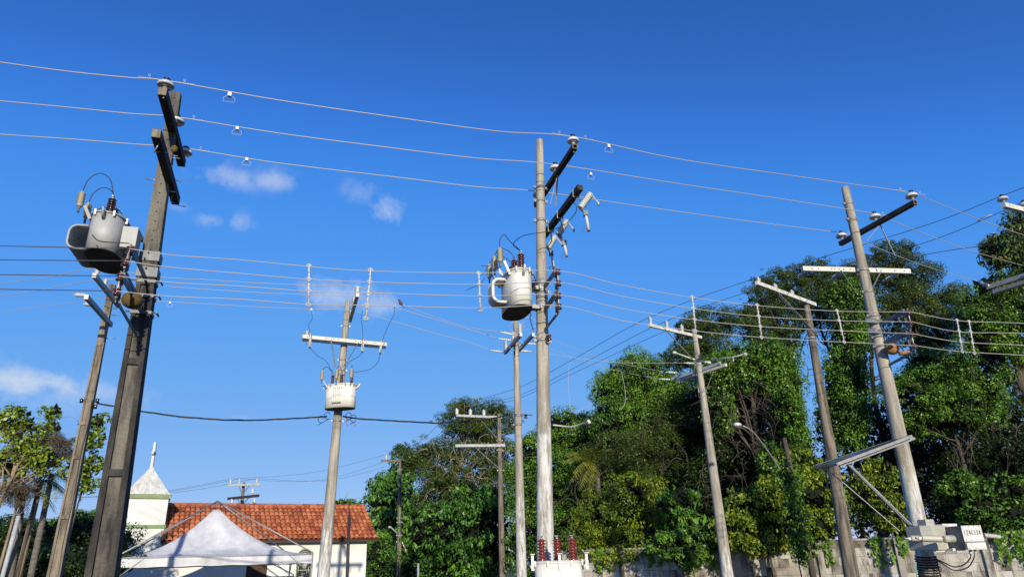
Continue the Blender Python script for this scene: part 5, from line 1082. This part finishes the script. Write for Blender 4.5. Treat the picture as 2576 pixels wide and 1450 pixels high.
jumper('thin wavy lead from the wire clamp down to the left end of the white beam', [PX(783, 783, 21.2), PX(785, 800, 21.2), PX(778, 812, 21.2), PX(776, 820, 21.2), PX(781, 842, 21.2)], .008)
jumper('thin lead from the long spacer down to the middle cutout', [PX(912, 782, 21.2), PX(908, 800, 21.2), PX(911, 820, 21.2), PX(913, 853, 21.2)], .008)
jumper('thin lead from the wire with the white clamp down to the right cutout', [PX(992, 772, 21.4), PX(991, 790, 21.4), PX(978, 815, 21.4), PX(960, 857, 21.4)], .008)
for i in range(3): jumper('short black loop over the '+('left', 'centre', 'right')[i]+' arrester of the small-looking transformer', [ax_[i], ax_[i].lerp(tx[i], .4)+CZ*.14, tx[i]], .008, grp='short arrester loops on the small-looking transformer')

# ------------------------------------------------------------------ conductors
def hang(a, xs, b): return [atplane(x, y, a, b) for x, y in xs]
for i, (l0, ab, bc, lab) in enumerate([
    ([(0, 157), (180, 181), (330, 196)], [(700, 252), (1000, 296), (1250, 330)], [(1700, 399), (2000, 443)], 'topmost thick wire across the sky through the three street poles'),
    ([(0, 254), (180, 271), (330, 286)], [(700, 335), (1000, 374), (1200, 398)], [(1700, 461), (1950, 498)], 'second wire from the top through the three street poles'),
    ([(0, 338), (180, 350), (330, 362)], [(700, 410), (1000, 446), (1200, 470)], [(1600, 517), (1850, 552)], 'third wire from the top through the three street poles')]):
    a, b, c = A_top[i], B_top[i], C_top[i]; L_ = [atplane(x, y, a, b) for x, y in l0]; ext = L_[0]+(L_[0]-L_[1])*1.5
    ends = [None]
    pts = [ext]+L_+[a]+hang(a, ab, b)+[b]+hang(b, bc, c)+[c]
    wire('conductor', lab, pts, .0095, 'wire', WG)
    e = R_end[2-i]; wire('conductor', ['upper', 'middle', 'lower'][i]+' wire running from the right round pole down to the double steel beam', [c, c.lerp(e, .5)-CZ*.12, e], .0085, 'wire', WG)
    for P_, q, sd in ((PA, a, 1), (PB, b, 1), (PC, c, 1)):        # preformed ties with little curls
        pass
def curl(q, d, label):
    mb = MB(); o_ = q+d*.0; mb.tube([o_+CZ*.01, o_+CZ*.05]+[o_+CZ*(.065)+(d*math.cos(a)+CZ*math.sin(a))*.018 for a in [-1.57+6.0*i/9 for i in range(10)]], .0035, 4)
    mb.tube([o_+d*.02*k+CZ*(.012 if k % 2 else -.006) for k in range(-8, 9)], .004, 4)
    solo('wire_tie', mb, M['tie'], label, 'wire tie', 'curled wire ties beside the insulators')
nm = {id(PA): 'left', id(PB): 'middle', id(PC): 'right'}
for P_, tops, nmx in ((PA, A_top, 'big weathered left pole'), (PB, B_top, 'thick middle pole'), (PC, C_top, 'right round pole')):
    for i, q in enumerate(tops):
        nxt = B_top[i] if P_ is PA else (C_top[i] if P_ is PB else C_top[i]*2-B_top[i]); d = (nxt-q).normalized()
        if not (P_ is PB and i == 2): curl(q+d*.27-CZ*.005, d, 'white curled tie right of the %s insulator on the %s' % (('nearest', 'middle', 'farthest')[i], nmx))
        if i == 0: curl(q-d*.27, d, 'white curled tie left of the nearest insulator on the %s' % nmx)
# low voltage wires
labs = ['uppermost', 'second', 'third', 'lowest']
lefty = (618, 653, 690, 727); midy = [(540, 643, 777, 668), (540, 680, 777, 697), (540, 717, 777, 724), (540, 750, 777, 757)]
for i in range(4):
    a, b, c = A_lv[i], B_lv[i], C_lv[i]; out = CZ*0-LD*0
    wl_ = atplane(0, lefty[i], a, b); far = wl_+(wl_-a)*.6
    ys = [((430, (641, 672, 710, 745)[i]), (600, (653, 687, 719, 752)[i]), (777, (670, 702, 732, 765)[i]), (930, (681, 709, 736, 767)[i]), (1205, (686, 715, 744, 774)[i]))]
    pts = [far, wl_, a-AD*.06]+[atplane(x, y, a, b) for x, y in ys[0]]+[b-AD*.06]
    ys2 = ((1560, (716, 744, 775, 805)[i]), (1742, (748, 775, 803, 831)[i]), (1905, (768, 795, 820, 847)[i]), (2107, (782, 806, 831, 859)[i]))
    pts += [atplane(x, y, b, c) for x, y in ys2]+[c-AD*.06]
    wire('conductor', labs[i]+' of the four dark low wires left of the big weathered pole', pts[:3], .0075, 'wire_dark', 'four low parallel wires')
    pts = pts[2:]
    wire('conductor', labs[i]+' of the four parallel low wires crossing the picture', pts, .0068, 'wire_pale' , 'four low parallel wires')
    e = atplane(2410, (806, 834, 859, 883)[i], c, c+LD*5); e2 = atplane(2575, (813, 838, 868, 893)[i], c, c+LD*5); wire('conductor', labs[i]+' of the four low wires right of the right round pole', [c-AD*.06, e, e2, e2+LD*3], .0075, 'wire_pale', 'four low parallel wires')
def spacer(label, pts):
    t = thing('wire_spacer', label, 'spacer', pts[0], 'white spacers tying the four low wires'); mb = MB(); a, b = pts[0], pts[-1]; mb.tube([a+CZ*.03, b-CZ*.04], .013, 8); obj('rod', mb, M['tie'], t)
    mb = MB(); n = 90; d = b-a; L = d.length; x = LD; pp = []
    for i in range(n+1):
        u = i/n; an = u*L*42; pp.append(a+d*u+(x*math.cos(an)+AD*math.sin(an))*.017)
    mb.tube(pp, .005, 4)
    for q in pts: mb.tube([q-LD*.05+CZ*.01, q+CZ*.035, q+LD*.05], .009, 5); mb.tube([q-LD*.04, q-CZ*.025, q+LD*.04], .009, 5)
    obj('wrapping', mb, M['tie'], t)
SPn = [('white wire spacer left of the pole with the white double beam', 0, 1, [(777, 668), (777, 702), (777, 732), (776, 766)]),
 ('longest wire spacer, hanging below the wires right of the white-beam pole', 0, 1, [(932, 679), (930, 709), (927, 738), (923, 768), (920, 801)]),
 ('wire spacer close left of the clean transformer', 0, 1, [(1204, 687), (1206, 716), (1207, 744), (1208, 779)]),
 ('wire spacer in front of the leaning pole with the two beams', 1, 2, [(1741, 747), (1744, 775), (1747, 803), (1749, 832)]),
 ('wire spacer left of the brown one-armed pole', 1, 2, [(1904, 767), (1908, 795), (1912, 821), (1915, 848)]),
 ('wire spacer left of the right round pole', 1, 2, [(2105, 781), (2110, 806), (2116, 832), (2123, 860)]),
 ('first of two wire spacers side by side right of the clay nest', 2, 3, [(2407, 805), (2412, 832), (2416, 858), (2420, 884)]),
 ('second of two wire spacers side by side right of the clay nest', 2, 3, [(2437, 808), (2441, 834), (2446, 861), (2450, 888)])]
lvs = [A_lv, B_lv, C_lv]
for lb, i, j, px in SPn:
    a = lvs[i][0]; b = lvs[j][0] if j < 3 else a+LD*5
    spacer(lb, [atplane(x, y, a, b) for x, y in px])
# markers clipped on the wires: white block over a square wire loop
def marker(label, q, s=1.0, d=LD):
    s = s*.78
    t = thing('line_marker', label, 'line marker', q, 'square loop markers clipped on the wires'); mb = MB(); mb.box(q-CZ*.01, (.085*s, .06, .10*s), (d, d.cross(CZ), CZ), .85); obj('clip', mb, M['porc_white'], t)
    mb = MB(); w, h = .115*s, .20*s; mb.tube([q-d*w*.5-CZ*.055*s, q-d*w-CZ*.10*s, q-d*w-CZ*h, q+d*w-CZ*h, q+d*w-CZ*.10*s, q+d*w*.5-CZ*.055*s], .004, 5, True, False); obj('loop', mb, M['tie'], t)
marker('marker on the topmost wire right of the left pole', atplane(578, 237, A_top[0], B_top[0])); marker('marker on the second wire right of the left pole', atplane(597, 322, A_top[1], B_top[1]), .9); marker('marker on the third wire right of the left pole', atplane(621, 400, A_top[2], B_top[2]), .9)
marker('marker on the topmost wire right of the thick middle pole', atplane(1530, 367, B_top[0], C_top[0]), .9); marker('marker on the second wire right of the thick middle pole', atplane(1485, 437, B_top[1], C_top[1]), .8)
# second line D-E-F-H
for i, (l0, de, ef) in enumerate([([(0, 712), (120, 697)], [(397, 696), (520, 703), (644, 711), (780, 717)], [(1000, 761), (1095, 797), (1180, 823)]), ([(0, 743), (120, 726)], [(406, 718), (520, 727), (644, 735), (780, 741)], [(1000, 775), (1095, 803), (1180, 828)]), ([(0, 784), (120, 770)], [(387, 756), (520, 764), (644, 771), (780, 777)], [(1000, 811), (1095, 838), (1180, 860)])]):
    a, b = D_top[i], E_top[i]; fe = [(1257, 841), (1247, 846), (1226, 873)][i]; fa = [(1291, 841), (1289, 856), (1268, 885)][i]
    e = atplane(*fa, FA[0], FA[1]); dd = (b-e); dd.z *= .2; s_ = deadend(PF.t, e, dd, .5, .045, 'porc_white')
    lft = Vector((-1, .55, 0)); l_ = [atplane(x, y, a, a+lft) for x, y in l0]
    wire('conductor', ['upper', 'middle', 'lower'][i]+' pale wire of the line running behind through the slim rectangular pole', [l_[0]+(l_[0]-a)*.5]+l_+[a]+hang(a, de, b)+[b]+hang(b, ef, s_)+[s_], .009, 'wire_pale', WG)
    h_ = [(1705, 937), (1688, 954), (1751, 914)][i]; e2 = atplane(*h_, hA, hB); s2 = deadend(PH.t, e2, Vector((-1, -.35, 0)), .5, .05, 'porc'); f2 = FB[0].lerp(FB[1], (.1, .5, .93)[i]); s3 = deadend(PF.t, f2, Vector((1, .3, 0)), .45, .045, 'porc_white')
    wire('conductor', ['upper', 'middle', 'lower'][i]+' thin wire from the slim round pole to the double grey beam', [s3, s3.lerp(s2, .5)-CZ*.18, s2], .007, 'wire_pale', WG)
marker('small marker on the lower pale wire right of the big weathered pole', atplane(428, 760, D_top[2], E_top[2]), .9)
marker('white clamp box on the pale wire right of the white-beam pole', atplane(993, 769, E_top[1], at(1226, 840, 23.4)), .55)
marker('white clamp box on the pale wire above the left end of the white beam', atplane(783, 777, D_top[2], E_top[2]), .8)
mb = MB()
for i, (cx_, cy_, rr) in enumerate(((1306, 800, .28), (1330, 812, .28), (1300, 822, .26), (1298, 865, .25))):
    q = at(cx_, cy_, 23.3); mb.tube([q+Vector((math.cos(a)*rr, .1*math.sin(a*2), math.sin(a)*rr*.8)) for a in [2*math.pi*k/16*.9 for k in range(17)]], .007, 4)
solo('jumper_lead', mb, M['tie'], 'white curled jumper leads above the beams of the slim round pole', 'cable')
# third line, high along the wood
tl = [
 ([Q_top[0], (2317, 570), I_top[0], H_top[0], (1450, 898), (1309, 972), J_top[0], (1053, 1111), K_top[0], (780, 1188), L_top[0]], 'outermost thin dark wire of the line along the wood'),
 ([Q_top[1], (2317, 613), I_top[1], H_top[1], (1460, 916), (1310, 992), J_top[1], (1080, 1110), K_top[1], (800, 1207), L_top[1]], 'middle thin dark wire of the line along the wood'),
 ([Q_top[2]+CZ*-.9, (2317, 642), I_top[2], H_top[2], (1470, 925), (1310, 999), J_top[2], (1100, 1105), K_top[2], (830, 1206), L_top[2]], 'innermost thin dark wire of the line along the wood')]
for pl, lb in tl:
    pts = []
    for i, p in enumerate(pl):
        if isinstance(p, tuple):
            a = next(q for q in pl[i-1::-1] if not isinstance(q, tuple)); b = next(q for q in pl[i+1:] if not isinstance(q, tuple)); pts.append(atplane(*p, a, b))
        else: pts.append(p)
    first = pts[0]+(pts[0]-pts[1])*.5
    wire('conductor', lb, [first]+pts, .010, 'wire_dark', WG)
    e = pts[-1]; wire('conductor', lb.replace('along the wood', 'leaving the farthest pole to the left'), [e, e+Vector((-9, 2, -.9)), e+Vector((-22, 5, -.8))], .014, 'wire_dark', WG)
# leads from the white side-on beam of C toward the double beam
for i, (f, tgt) in enumerate(((.02, (1835, 909)), (.36, (1790, 925)), (.9, (1700, 958)))):
    p = w0 if False else None
    a = atz(2017, 676, 7.84).lerp(atz(2287, 683, 7.84), f)-CZ*.05; d = (atplane(*tgt, hA+o_, hB+o_)-a); s_ = deadend(PC.t, a, d, .5, .05, 'porc'); e = a+d
    wire('conductor', ['left', 'middle', 'right'][i]+' slanting wire from the side-on white beam down to the double grey beam', [s_, s_.lerp(e, .5)-CZ*.2, e], .007, 'wire_dark', WG)
# twisted cable
tw_pts = [PD.plane(243, 1013, 5.6, LD), (345, 1032), (451, 1047), (560, 1055), (644, 1056), (768, 1050), PE.plane(830, 1046, 5.6, LD)]
a, b = tw_pts[0], tw_pts[-1]; path = [a]+[atplane(x, y, a, b) for x, y in tw_pts[1:-1]]+[b]
def twisted(label, path):
    fine = []
    for i in range(len(path)-1):
        N = max(2, int((path[i+1]-path[i]).length/.09))
        for k in range(N): fine.append(path[i].lerp(path[i+1], k/N))
    t = thing('twisted_cable', label, 'cable', path[0], 'twisted black bundled cable'); L = len(fine)
    for s_ in range(3):
        mb = MB(); mb.tube([p+Vector((0, math.cos(i*.35+s_*2.1), math.sin(i*.35+s_*2.1)))*.016 for i, p in enumerate(fine)], .012, 5); obj('strand', mb, M['cable'], t)
twisted('twisted black cable sagging between the slim rectangular pole and the white-beam pole', path)
a = PE.plane(862, 1046, 5.6, LD); b = PF.plane(1283, 1041, 6, LD); path = [a]+[atplane(x, y, a, b) for x, y in ((900, 1052), (1000, 1058), (1095, 1063), (1190, 1058), (1250, 1049))]+[b]
twisted('twisted black cable sagging from the white-beam pole to the slim round pole', path)
for k, (cx_, cy_) in enumerate(((822, 1043), (806, 1052), (875, 1044), (887, 1050))):
    q = at(cx_, cy_, 21.5); mb = MB(); mb.tube([q+Vector((math.cos(a)*.10, .03*a, math.sin(a)*.10)) for a in [.5*i for i in range(12)]]+[q+Vector((-.12, .2, -.15))], .010, 5); solo('cable_coil', mb, M['cable'], ['upper coiled black cable end left of the pole below the small-looking transformer', 'lower coiled black cable end left of the pole below the small-looking transformer', 'first black cable coil right of the pole below the small-looking transformer', 'second black cable coil right of the pole below the small-looking transformer'][k], 'cable', 'black cable coils below the small-looking transformer')
for k, x in enumerate((872, 894)): mb = MB(); mb.tube([at(x, 1052, 21.4), at(x-2, 1060, 21.4), at(x+(3 if k == 0 else -1), 1072, 21.4)], .010, 4); solo('wire_end', mb, M['red'], ['red cable tail hanging nearer the pole below the small-looking transformer', 'red cable tail hanging farther right of the pole below the small-looking transformer'][k], 'cable end', 'red cable tails')
# bits of loose wire left of the vines, white rod at B
mb = MB(); a = at(1392, 1068, 13.2); b = at(1480, 1060, 15.5); mb.tube([a, at(1435, 1073, 14.2), b], .014, 8); mb.lathe(b-CZ*.05, (0, 0, 1), [(0, .03), (.04, .06), (.1, .02)], 8); solo('switch_blade', mb, M['white_arm'], 'pale curved rod sticking out right of the thick middle pole', 'switch rod')
wire('loose_wire', 'loose white wire hanging in a loop right of the thick middle pole', [at(1442, 914, 25), at(1432, 918, 25), at(1429, 960, 25), at(1433, 1010, 25), at(1443, 1038, 25), at(1462, 1030, 25), at(1492, 1014, 25)], .008, 'wire_pale')
wire('loose_wire', 'loose white wire hanging before the big round-headed tree', [at(1563, 935, 26), at(1571, 975, 26), at(1572, 1010, 26), at(1560, 1032, 26)], .008, 'wire_pale')
wire('guy_wire', 'thin dark wire slanting behind the thick middle pole into the trees', [at(1240, 1168, 30), at(1395, 1115, 30), at(1530, 1010, 30), at(1690, 958, 27.5)], .009, 'wire_dark')
wire('guy_wire', 'second thin dark wire rising through the trees to the double grey beam', [at(1420, 1090, 31), at(1600, 1030, 29), at(1709, 965, 27.8)], .009, 'wire_dark')
for k, (x1, y1, x2, y2) in enumerate(((2458, 558, 2495, 540), (2492, 588, 2500, 585))):
    a = atplane(x1, y1, Q_top[k+1], I_top[k+1]); b = atplane(x2, y2, Q_top[k+1], I_top[k+1]); mb = MB(); mb.tube([a, a.lerp(b, .5)+CZ*.06*(1-k), b], .016, 6); solo('wire_splice', mb, M['wire_pale'], ['long bowed splice on the dark wire near the right edge', 'short pale splice on the dark wire near the right edge'][k], 'splice')
# tiny bird on the wire
q = atplane(1006, 766, A_lv[3], B_lv[3]); bt = thing('small_bird', 'tiny brown bird perched on the lowest low wire right of the white-beam pole', 'bird', q)
mb = MB(); mb.lathe(q+Vector((.03, 0, -.01)), (-.45, 0, .9), [(0, .006), (.015, .02), (.04, .03), (.065, .026), (.08, .017), (.095, .021), (.11, .018), (.12, .006)], 10); mb.tube([q+Vector((-.02, -.0, .098)), q+Vector((-.042, 0, .094))], [.005, .001], 5); obj('body', mb, M['bird'], bt)
mb = MB(); mb.beam(q+Vector((.03, 0, 0)), q+Vector((.07, 0, -.055)), .016, .006); obj('tail', mb, M['bird'], bt)
mb = MB(); [mb.tube([q+Vector((.008*s_, s_*.008, -.0)), q+Vector((.012, s_*.008, .03))], .002, 4) for s_ in (-1, 1)]; obj('leg', mb, M['bird'], bt)

# ------------------------------------------------------------------ solar panel and control cabinet on pole C
n0, n1, f1, f0 = at(2106, 1166, 14.0), at(2293, 1096, 14.35), at(2240, 1110, 15.0), at(2050, 1172, 14.75)
sp = thing('solar_panel', 'tilted solar panel held out left of the right round pole on two struts', 'solar panel', n0.lerp(f1, .5)); up_ = (n1-n0).cross(f0-n0).normalized(); up_ = up_ if up_.z > 0 else -up_
mb = MB(); V = [n0, n1, f1, f0]; mb.add([v+up_*.02 for v in V]+[v+up_*.026 for v in V], [(0, 3, 2, 1), (4, 5, 6, 7), (0, 1, 5, 4), (1, 2, 6, 5), (2, 3, 7, 6), (3, 0, 4, 7)]); obj('cells', mb, M['panel_cell'], sp)
mb = MB(); mb.add([v+up_*.010 for v in V]+[v+up_*.017 for v in V], [(0, 3, 2, 1), (4, 5, 6, 7), (0, 1, 5, 4), (1, 2, 6, 5), (2, 3, 7, 6), (3, 0, 4, 7)]); obj('backsheet', mb, M['panel_back'], sp)
for a, b in ((n0, n1), (n1, f1), (f1, f0), (f0, n0)): mb = MB(); mb.beam(a, b, .03, .055, up_); obj('frame_bar', mb, M['steel'], sp)
mb = MB(); mb.beam(n0.lerp(f0, .15)-up_*.06+(n1-n0).normalized()*.1, n1.lerp(f1, .15)-up_*.06+(n1-n0).normalized()*.12, .045, .05, up_); obj('rail', mb, M['galv'], sp); mb = MB(); mb.beam(n0.lerp(f0, .75)-up_*.06, n1.lerp(f1, .75)-up_*.06, .045, .05, up_); obj('rail', mb, M['galv'], sp)
s_end = at(2304, 1340, 14.6)
mb = MB(); mb.beam(at(2126, 1163, 14.25), at(2304, 1338, 14.7), .04, .012); mb.beam(at(2130, 1161, 14.25), at(2308, 1334, 14.7), .012, .035); obj('strut', mb, M['galv'], sp)
mb = MB(); mb.beam(at(2091, 1188, 14.75), at(2280, 1350, 14.75), .04, .012); obj('strut', mb, M['galv'], sp)
rc = thing('control_cabinet', 'pale recloser with ribbed bushings and a white door numbered 1246334 on the right round pole', 'control cabinet', at(2380, 1350, 14.3))
def boxpx(mb, x0, y0, x1, y1, Y, depth, ax=(LD, AD, CZ), taper=1.0):
    c = at((x0+x1)/2, (y0+y1)/2, Y); k = mpp(c); mb.box(c+AD*depth/2, (abs(x1-x0)*k, depth, abs(y1-y0)*k), ax, taper); return mb
cax = (Vector((.94, .34, 0)).normalized(), Vector((-.34, .94, 0)).normalized(), CZ)
c = at(2362, 1350, 14.15); k = mpp(c)
mb = MB(); w, d, h, cc = .58, .46, .44, .13; pr = [(-w/2, -d/2+cc), (-w/2+cc, -d/2), (w/2-.02, -d/2), (w/2, -d/2+.02), (w/2, d/2), (-w/2, d/2)]
V = [c+cax[0]*x+cax[1]*(y+d/2)+CZ*z for z in (-h/2, h/2) for x, y in pr]; n = 6; mb.add(V, [tuple(range(n))[::-1], tuple(range(n, 2*n))]+[(i, (i+1) % n, n+(i+1) % n, n+i) for i in range(n)]); obj('tank', mb, M['recl_front'], rc)
mb = MB(); c2 = at(2448, 1350, 13.85); ax2 = (Vector((.98, .18, 0)).normalized(), Vector((-.18, .98, 0)).normalized(), CZ); mb.box(c2+ax2[1]*.23, (.40, .44, .42), ax2); cb = obj('cabinet', mb, M['galv_dark'], rc)  # shadow on the cabinet's left side put into the dark body colour
mb = MB(); mb.box(c2+ax2[1]*.002, (.42, .014, .28), ax2); mb.v = [v+CZ*.07 for v in mb.v]; obj('door_plate', mb, M['recl_plate'], cb); mb = MB(); mb.box(c2+ax2[1]*.0-CZ*.15+ax2[0]*.02, (.40, .012, .12), ax2); obj('lower_plate', mb, M['recl_plate'], cb)
mb = MB()
for i in range(4):
    for z in (.19, -.04): mb.lathe(c2+ax2[0]*(-.17+.113*i)-ax2[1]*.004+CZ*z, -ax2[1], [(0, .008), (.006, .007)], 6)
for i in range(3): mb.lathe(c2+ax2[0]*(-.15+.15*i)-ax2[1]*.006-CZ*.19, -ax2[1], [(0, .008), (.006, .007)], 6)
obj('bolt', mb, M['ink'], cb, kind='stuff')
SEG = {'1': [(.5, 0, .5, 1), (.25, .75, .5, 1)], '2': [(0, .8, .2, 1), (.2, 1, .8, 1), (.8, 1, 1, .75), (1, .75, 0, 0), (0, 0, 1, 0)], '4': [(.75, 0, .75, 1), (.75, 1, 0, .33), (0, .33, 1, .33)], '6': [(.85, .95, .45, 1), (.45, 1, .1, .7), (.1, .7, .1, .15), (.1, .15, .45, 0), (.45, 0, .9, .15), (.9, .15, .9, .42), (.9, .42, .1, .5)], '3': [(0, .9, .4, 1), (.4, 1, .85, .8), (.85, .8, .4, .55), (.4, .55, .9, .3), (.9, .3, .4, 0), (.4, 0, 0, .1)]}
mb = MB()
for i, chh in enumerate('1246334'):
    for (x0, y0, x1, y1) in SEG[chh]:
        o_ = c2-ax2[1]*.0075+ax2[0]*(-.185+i*.053)+CZ*.045; mb.beam(o_+ax2[0]*x0*.037+CZ*y0*.078, o_+ax2[0]*x1*.037+CZ*y1*.078, .002, .009, ax2[0] if x0 == x1 else CZ)
obj('number', mb, M['ink'], cb)
def bush_h(a, b, r=.06, n=11):
    a, b = Vector(a), Vector(b); mb = MB(); L = (b-a).length; mb.lathe(a, b-a, shed_prof(0, L, r, n, .72), 14); o = obj('ribbed_bushing', mb, M['recl_shed'], rc); mb = MB(); e = (b-a).normalized(); mb.tube([b, b+e*.12], .018, 6); mb.box(b+e*.03, (.05, .05, .05)); obj('terminal', mb, M['steel'], o)
mb = MB(); a = at(2405, 1354, 13.75); b = at(2372, 1354, 13.6); mb.lathe(b, a-b, [(0, .05), (.03, .065), (.26, .07), (.27, .05)], 14); obj('bushing_well', mb, M['recl_front'], rc)
bush_h(at(2366, 1354, 13.62), at(2316, 1352, 13.5), .062, 10); bush_h(at(2345, 1352, 14.2), at(2290, 1353, 14.15), .062, 10); bush_h(at(2474, 1345, 14.2), at(2507, 1348, 14.2), .05, 5)
mb = MB(); boxpx(mb, 2326, 1305, 2352, 1326, 14.2, .2); obj('sensor_box', mb, M['recl_front'], rc); mb = MB(); boxpx(mb, 2366, 1316, 2412, 1328, 14.4, .25); obj('upper_bracket', mb, M['recl_plate'], rc)
mb = MB(); boxpx(mb, 2292, 1311, 2330, 1324, 14.75, .1); boxpx(mb, 2292, 1356, 2340, 1368, 14.75, .1); obj('pole_clamp', mb, M['galv'], rc); mb = MB(); boxpx(mb, 2342, 1378, 2384, 1386, 14.2, .2); boxpx(mb, 2392, 1377, 2430, 1383, 14.1, .2); mb.tube([at(2440, 1378, 14.0), at(2441, 1393, 14.0)], .03, 8); mb.tube([at(2451, 1378, 14.0), at(2453, 1392, 14.0)], .025, 8); obj('cable_gland', mb, M['recl_plate'], rc)
for k, off in enumerate((0, 9)):
    jumper(['black cable drooping from the numbered cabinet, inner loop', 'black cable drooping from the numbered cabinet, outer loop'][k], [at(2441+off, 1393, 14.0), at(2440+off, 1402, 14.0), at(2425+off, 1418+off*.8, 14.1), at(2400, 1424+off, 14.2), at(2375, 1414+off*.6, 14.3), at(2345, 1400, 14.5)], .012)
mb = MB(); z0, z1 = PC.zpx(1450), PC.zpx(1398); N = 9
for i in range(9): z = z0+(z1-z0)*i/8; mb.tube([PC.ax(z+.02*math.sin(a))+Vector((math.cos(a), math.sin(a), 0))*(PC.r(z)+.02+.006*math.sin(i*2.1)) for a in [2*math.pi*k/18 for k in range(19)]], .018, 5, False)
solo('cable_coil', mb, weather('dark_rope_coil', (.07, .05, .035), (.02, .015, .01), (9, 9, 9)), 'dark cable coiled round the foot of the pole under the numbered cabinet', 'cable')
wire('earth_wire', 'green earth wire running down the right round pole beside the panel struts', [at(2271, 1180, 14.85), at(2281, 1240, 14.85), at(2296, 1320, 14.8), at(2303, 1390, 14.8), at(2305, 1450, 14.8)], .007, 'green_wire')

# ------------------------------------------------------------------ street lamp, posts
q = at(1985, 1190, 26.6); lp = thing('street_lamp', 'curved-arm street lamp with smoky bowl before the vines', 'street lamp', (q.x, q.y, 0))
a = at(1972, 1100, 26.8); b = at(2006, 1262, 26.8); base = a+(b-a)*(a.z/(a.z-b.z)); mb = MB(); mb.tube([base, b, a], [.12, .10, .08], 10); obj('post', mb, M['bark'], lp)
pts = [at(x, y, Y) for x, y, Y in ((1985, 1218, 26.6), (1976, 1203, 26.5), (1953, 1166, 26.1), (1925, 1125, 25.6), (1900, 1092, 25.1), (1885, 1078, 24.9), (1868, 1070, 24.7))]
mb = MB(); mb.tube(pts, [.03, .03, .03, .028, .026, .026, .026], 8); obj('lamp_arm', mb, M['galv'], lp)
c = at(1855, 1069, 24.5); mb = MB(); hx = (pts[-1]-c).normalized(); mb.lathe(c-hx*.17+CZ*.02, hx, [(0, .03), (.05, .11), (.14, .14), (.24, .12), (.34, .05), (.38, .035)], 14); mb.v = [Vector((v.x, v.y, c.z+.02+(v.z-c.z-.02)*.62)) for v in mb.v]; hd = obj('lamp_head', mb, M['porc_white'], lp)
mb = MB(); V = []; 
mb.lathe(c-hx*.01+CZ*-.015, (0, 0, -1), [(0, .13), (.05, .125), (.10, .09), (.13, .03)], 14); obj('lamp_bowl', mb, M['lamp_glass'], hd)
a = at(878, 1298, 27); b = at(873, 1450, 27); base = a+(b-a)*(a.z/(a.z-b.z)); t = thing('lamp_post', 'dark slim metal post before the tiled roof right of the arched window', 'post', base); mb = MB(); mb.tube([base, a], .058, 10); obj('shaft', mb, M['post_dark'], t); mb = MB(); mb.tube([a-CZ*.02, a+Vector((-.03, 0, .48))], .022, 8); obj('upper_rod', mb, M['post_dark'], t); mb = MB(); mb.tube([b+Vector((-.08, -.06, .55)), b+Vector((-.2, -.06, .2)), b+Vector((-.22, -.06, -.2))], .006, 4); obj('loose_cord', mb, M['cable'], t)
a = at(47, 1296, 21); b = at(6, 1450, 21); base = a+(b-a)*(a.z/(a.z-b.z)); mb = MB(); mb.tube([base, b, a], [.065, .062, .058], 10); solo('metal_post', mb, M['grey_arm'], 'pale slanting metal post at the lower left edge', 'post')
a = at(1052, 1415, 36); mb = MB(); mb.tube([(a.x, a.y, 0), a], .05, 8); solo('metal_post', mb, M['grey_arm'], 'short pale post among the bushes left of the pole with two one-sided beams', 'post')
